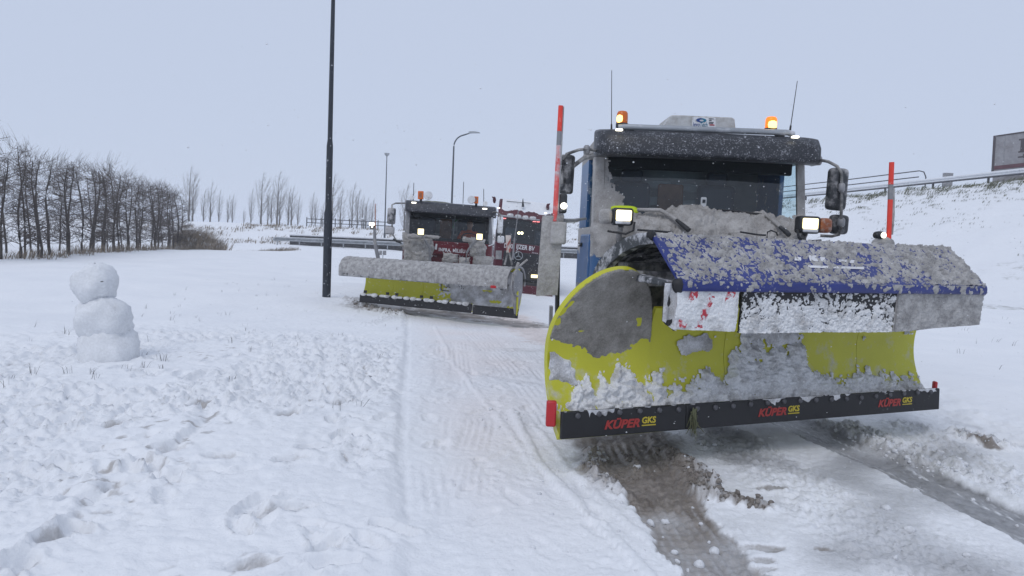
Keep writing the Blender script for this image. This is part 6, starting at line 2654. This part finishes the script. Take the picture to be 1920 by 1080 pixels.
for sx in (-1, 1):
    m = MB()
    m.prism([(sx * (hw - .12), .05, zs0), (sx * hw, .1, zs0), (sx * hw, .25, zs0), (sx * (hw - .1), .2, zs0)], (0, .12, zs1 - zs0))
    m.build('a_pillar', BLACK, T3)
    MB().box((sx * (hw - .03), 1.6, (zs0 + zs1) / 2), (.05, .9, zs1 - zs0)).build('b_pillar', LORRY, T3)
    g = MB()
    g.add([(sx * (hw - .02), .22, zs0), (sx * (hw - .02), 1.15, zs0), (sx * (hw - .02), 1.15, zs1), (sx * (hw - .02), .30, zs1)], [(0, 1, 2, 3)])
    g.build('side_window', SIDEGLASS, T3)
MB().box((0, .35, zs0 + .04), (W3 - .3, .4, .08)).build('dashboard', DARK, T3)
MB().box((0, .16, zs1 - .02), (W3 - .3, .05, .16)).build('screen_pelmet', DARK, T3)
for sx in (-.6, .6):
    MB().box((sx, 1.3, zs0 + .25), (.5, .16, .7)).build('backrest', SEATM, T3, bevel=.05)
# roof snow, horns of the wind deflector
def roof3(u, v):
    yy = np.where(v < .5, .20 + .55 * v * 2, .75 + 1.3 * (v - .5) * 2)
    zz = np.where(v < .5, zs1 + .3 + (zr - zs1 - .3) * v * 2, zr)
    return np.stack([-hw + .12 + (W3 - .24) * u, yy, zz + .006], -1)


crust('snow_crust', roof3, 90, 60, lambda P, U, V: .02 * np.clip((V - .10 - .12 * pn(P, 2.5, 350)) * 6, -1, 1) + .012 * fbm(P, 6, 3, 351) + .0, SNOWM, rf, kind='stuff')
for px, py, d in ((927, 375, 1), (1027, 388, -1)):
    V, Q = lump_ball(at(px, py, Y3 + .5), .07, .10, .13, 9 + px, 18)
    rawmesh('deflector_horn', V, Q, LORRY, T3, 'W')
    m = MB()
    m.tube([at(px, py - 3, Y3 + .4), at(px - d * 4, py - 6, Y3 + .3)], [.06, .02], 6)
    m.build('horn_trumpet', LORRY, T3, 'W')
m = MB()
m.tube([at(950, 377, Y3 + .55), at(970, 379, Y3 + .55), at(995, 381, Y3 + .55)], .012, 6)
m.build('roof_ladder', BLACK, T3, 'W')
m = MB()
m.tube([at(980.5, 388, Y3 + .3), at(980.5, 372, Y3 + .3)], [.06, .01], 6)
m.build('antenna', BLACK, T3, 'W')
for px, py in ((935, 390), (1023, 399.5)):
    MB().box(at(px, py, Y3 - .03), (.10, .06, .05)).build('marker_lamp', LAMPW, T3, 'W', bevel=.01)
# lamp bar
m = MB()
m.tube([at(938, 404, Y3 - .16), at(1012, 413, Y3 - .16)], .03, 8)
lb = m.build('lamp_bar', GALV, T3, 'W')
SPOT = pmat('spot_lens', (.5, .5, .5), .25, .2, dirt=(.45, .6), dcol=(.6, .6, .6))
for px, py in ((956.5, 404), (971.5, 406), (985, 408), (999, 409.5)):
    k = Y3 / FPX
    V, Q = lump_ball(at(px, py, Y3 - .2), 6.2 * k, .07, 3.8 * k, px, 18, flat=.25)
    rawmesh('spot_lamp', V, Q, SPOT, lb, 'W')
for px, py in ((946, 409.5), (1002, 415.5), (1009, 416)):
    MB().box(at(px, py, Y3 - .03), (.12, .05, .025)).build('red_marker', glowmat('marker_red', (1.0, .25, .25), 2.0), T3, 'W')
# mirrors on the left of the photo
mirror(T3, 939, 419, 8, 26, Y3 - .1, [(926, 404, Y3), (937, 404, Y3 - .1), (939, 410, Y3 - .1)], mat=WHITEP, r=.02)
# lettering, badge, grille, lights
Yl = Y3 - .035
xd = at(1001, 470.5, Yl) - at(967, 466.0, Yl)
text('IJZER BV', 'lettering', TEXTW, T3, at(968, 466.0, Yl), xd, (0, 0, 1), .24, width=xd.length, bold=.004)
text('DE KU', 'lettering', TEXTW, T3, at(945, 464.0, Yl), xd, (0, 0, 1), .24, width=.40, bold=.004)
text('Arocs', 'lettering', TEXTW, T3, at(997, 474.8, Yl), xd, (0, 0, 1), .085, shear=.2, width=.24)
m = MB()
gz0, gz1 = zl(535), zl(474)
MB().box((.02, -.012, (gz0 + gz1) / 2), (1.75, .05, gz1 - gz0)).build('grille', BLACK, T3, bevel=.02)
for k in range(4):
    m = MB()
    m.box((.02, -.05, gz0 + .25 + k * (gz1 - gz0 - .3) / 4), (1.7, .04, .05))
    m.build('grille_bar', BLACK, T3, bevel=.01)
c = at(972, 479.5, Y3 - .10)
m = MB()
m.tube([c + Vector((.16 * math.cos(a), 0, .16 * math.sin(a))) for a in [2 * PI * k / 24 for k in range(25)]], .017, 6, cap=False)
bd = m.build('star_badge', GALV, T3, 'W', smooth_ang=60)
m = MB()
for a in (PI / 2, PI / 2 + 2 * PI / 3, PI / 2 - 2 * PI / 3):
    d = Vector((math.cos(a), 0, math.sin(a)))
    e = Vector((-d.z, 0, d.x))
    m.prism([c + d * .155, c + e * .03, c - d * .015, c - e * .03], (0, -.012, 0))
m.build('badge_star', GALV, bd, 'W')
MB().box((0, -.03, zl(550) + .1), (2.44, .3, .5)).build('bumper', LORRY, T3, bevel=.06)
MB().box((.1, -.02, .32), (2.0, .25, .25)).build('bumper_skirt', BLACK, T3, bevel=.03)
for px, py in ((1003, 518), (941, 507)):
    c = at(px, py, Y3 - .2)
    MB().box(c, (.30, .06, .12)).build('headlight', LAMPON if px > 1000 else SPOT, T3, 'W', bevel=.02)
MB().box(at(935, 478, Y3 - .03), (.24, .03, .34)).build('step_plate', GREYM, T3, 'W', bevel=.02)
for px in (973, 978.5):
    m = MB()
    m.lathe(at(px, 437, Y3 + .06), [(.01, -.02), (.05, -.015), (.055, .01)], 14, 'Y')
    m.build('dash_lamp', glowmat('dash_light', (1, .95, .6), 3.0), T3, 'W')
wheel_pair(T3, 2.45, 1.4)
for y_ in (4.2, 5.6):
    wheel_pair(T3, 2.45, y_)
for sx in (-.45, .45):
    MB().box((sx, 4.0, .85), (.1, 6.5, .28)).build('chassis_beam', STEELD, T3)
MB().box((0, 5.2, 1.75), (2.4, 5.0, 1.4)).build('tipper_body', LORRY, T3, bevel=.03)

# small twin plates beyond the red plough's left end
q = at(718, 474, 40.0)
sp_ = thing('marker_plate', 'pair of small grey plates on a thin post beyond the red plough blade', 'sign', (q.x, q.y, zg(q.x, q.y)))
for px in (713.5, 721.5):
    MB().box(at(px, 474, 40), (.17, .03, .26)).build('plate', GREYM, sp_, 'W', bevel=.01)
m = MB()
m.tube([(0, .03, -.1), (0, .03, q.z - zg(q.x, q.y) + .12)], .025, 6)
m.build('post', GALV, sp_)

# ================================================================== FALLING SNOW AND HAZE
fl = np.random.default_rng(77)
nF = 5000
C = np.stack([fl.uniform(-3.5, 6.0, nF), fl.uniform(4.2, 16, nF), fl.uniform(.3, 2.9, nF)], -1)
R = fl.uniform(.0014, .0046, nF) * (1 + .5 * (fl.random(nF) > .9))
oct_ = np.array([(1.4, 0, .1), (-1.4, 0, -.1), (0, 1, 0), (0, -1, 0), (0, 0, .9), (0, 0, -.9)])
V = (C[:, None] + oct_[None] * R[:, None, None]).reshape(-1, 3)
T_ = np.array([(0, 2, 4), (2, 1, 4), (1, 3, 4), (3, 0, 4), (2, 0, 5), (1, 2, 5), (3, 1, 5), (0, 3, 5)])
Q = (np.arange(nF)[:, None, None] * 6 + T_[None]).reshape(-1, 3)
rawmesh('falling_snow', V, Q, SNOWM, smoothed=True, kind='stuff', label='snowflakes drifting through the air', cat='snow')

hm = bpy.data.materials.new('haze')
hm.use_nodes = True
hn, hl = hm.node_tree.nodes, hm.node_tree.links
hn.remove(hn['Principled BSDF'])
pv = hn.new('ShaderNodeVolumePrincipled')
pv.inputs['Color'].default_value = (.93, .955, 1.0, 1)
pv.inputs['Density'].default_value = .0012
pv.inputs['Anisotropy'].default_value = .0
hl.new(pv.outputs[0], hn['Material Output'].inputs['Volume'])
zlow = float(GZ.min()) - 1.2
hz = MB().box((0, 300, (zlow + 14) / 2), (900, 660, 14 - zlow))
hz.build('haze', hm, kind='stuff')
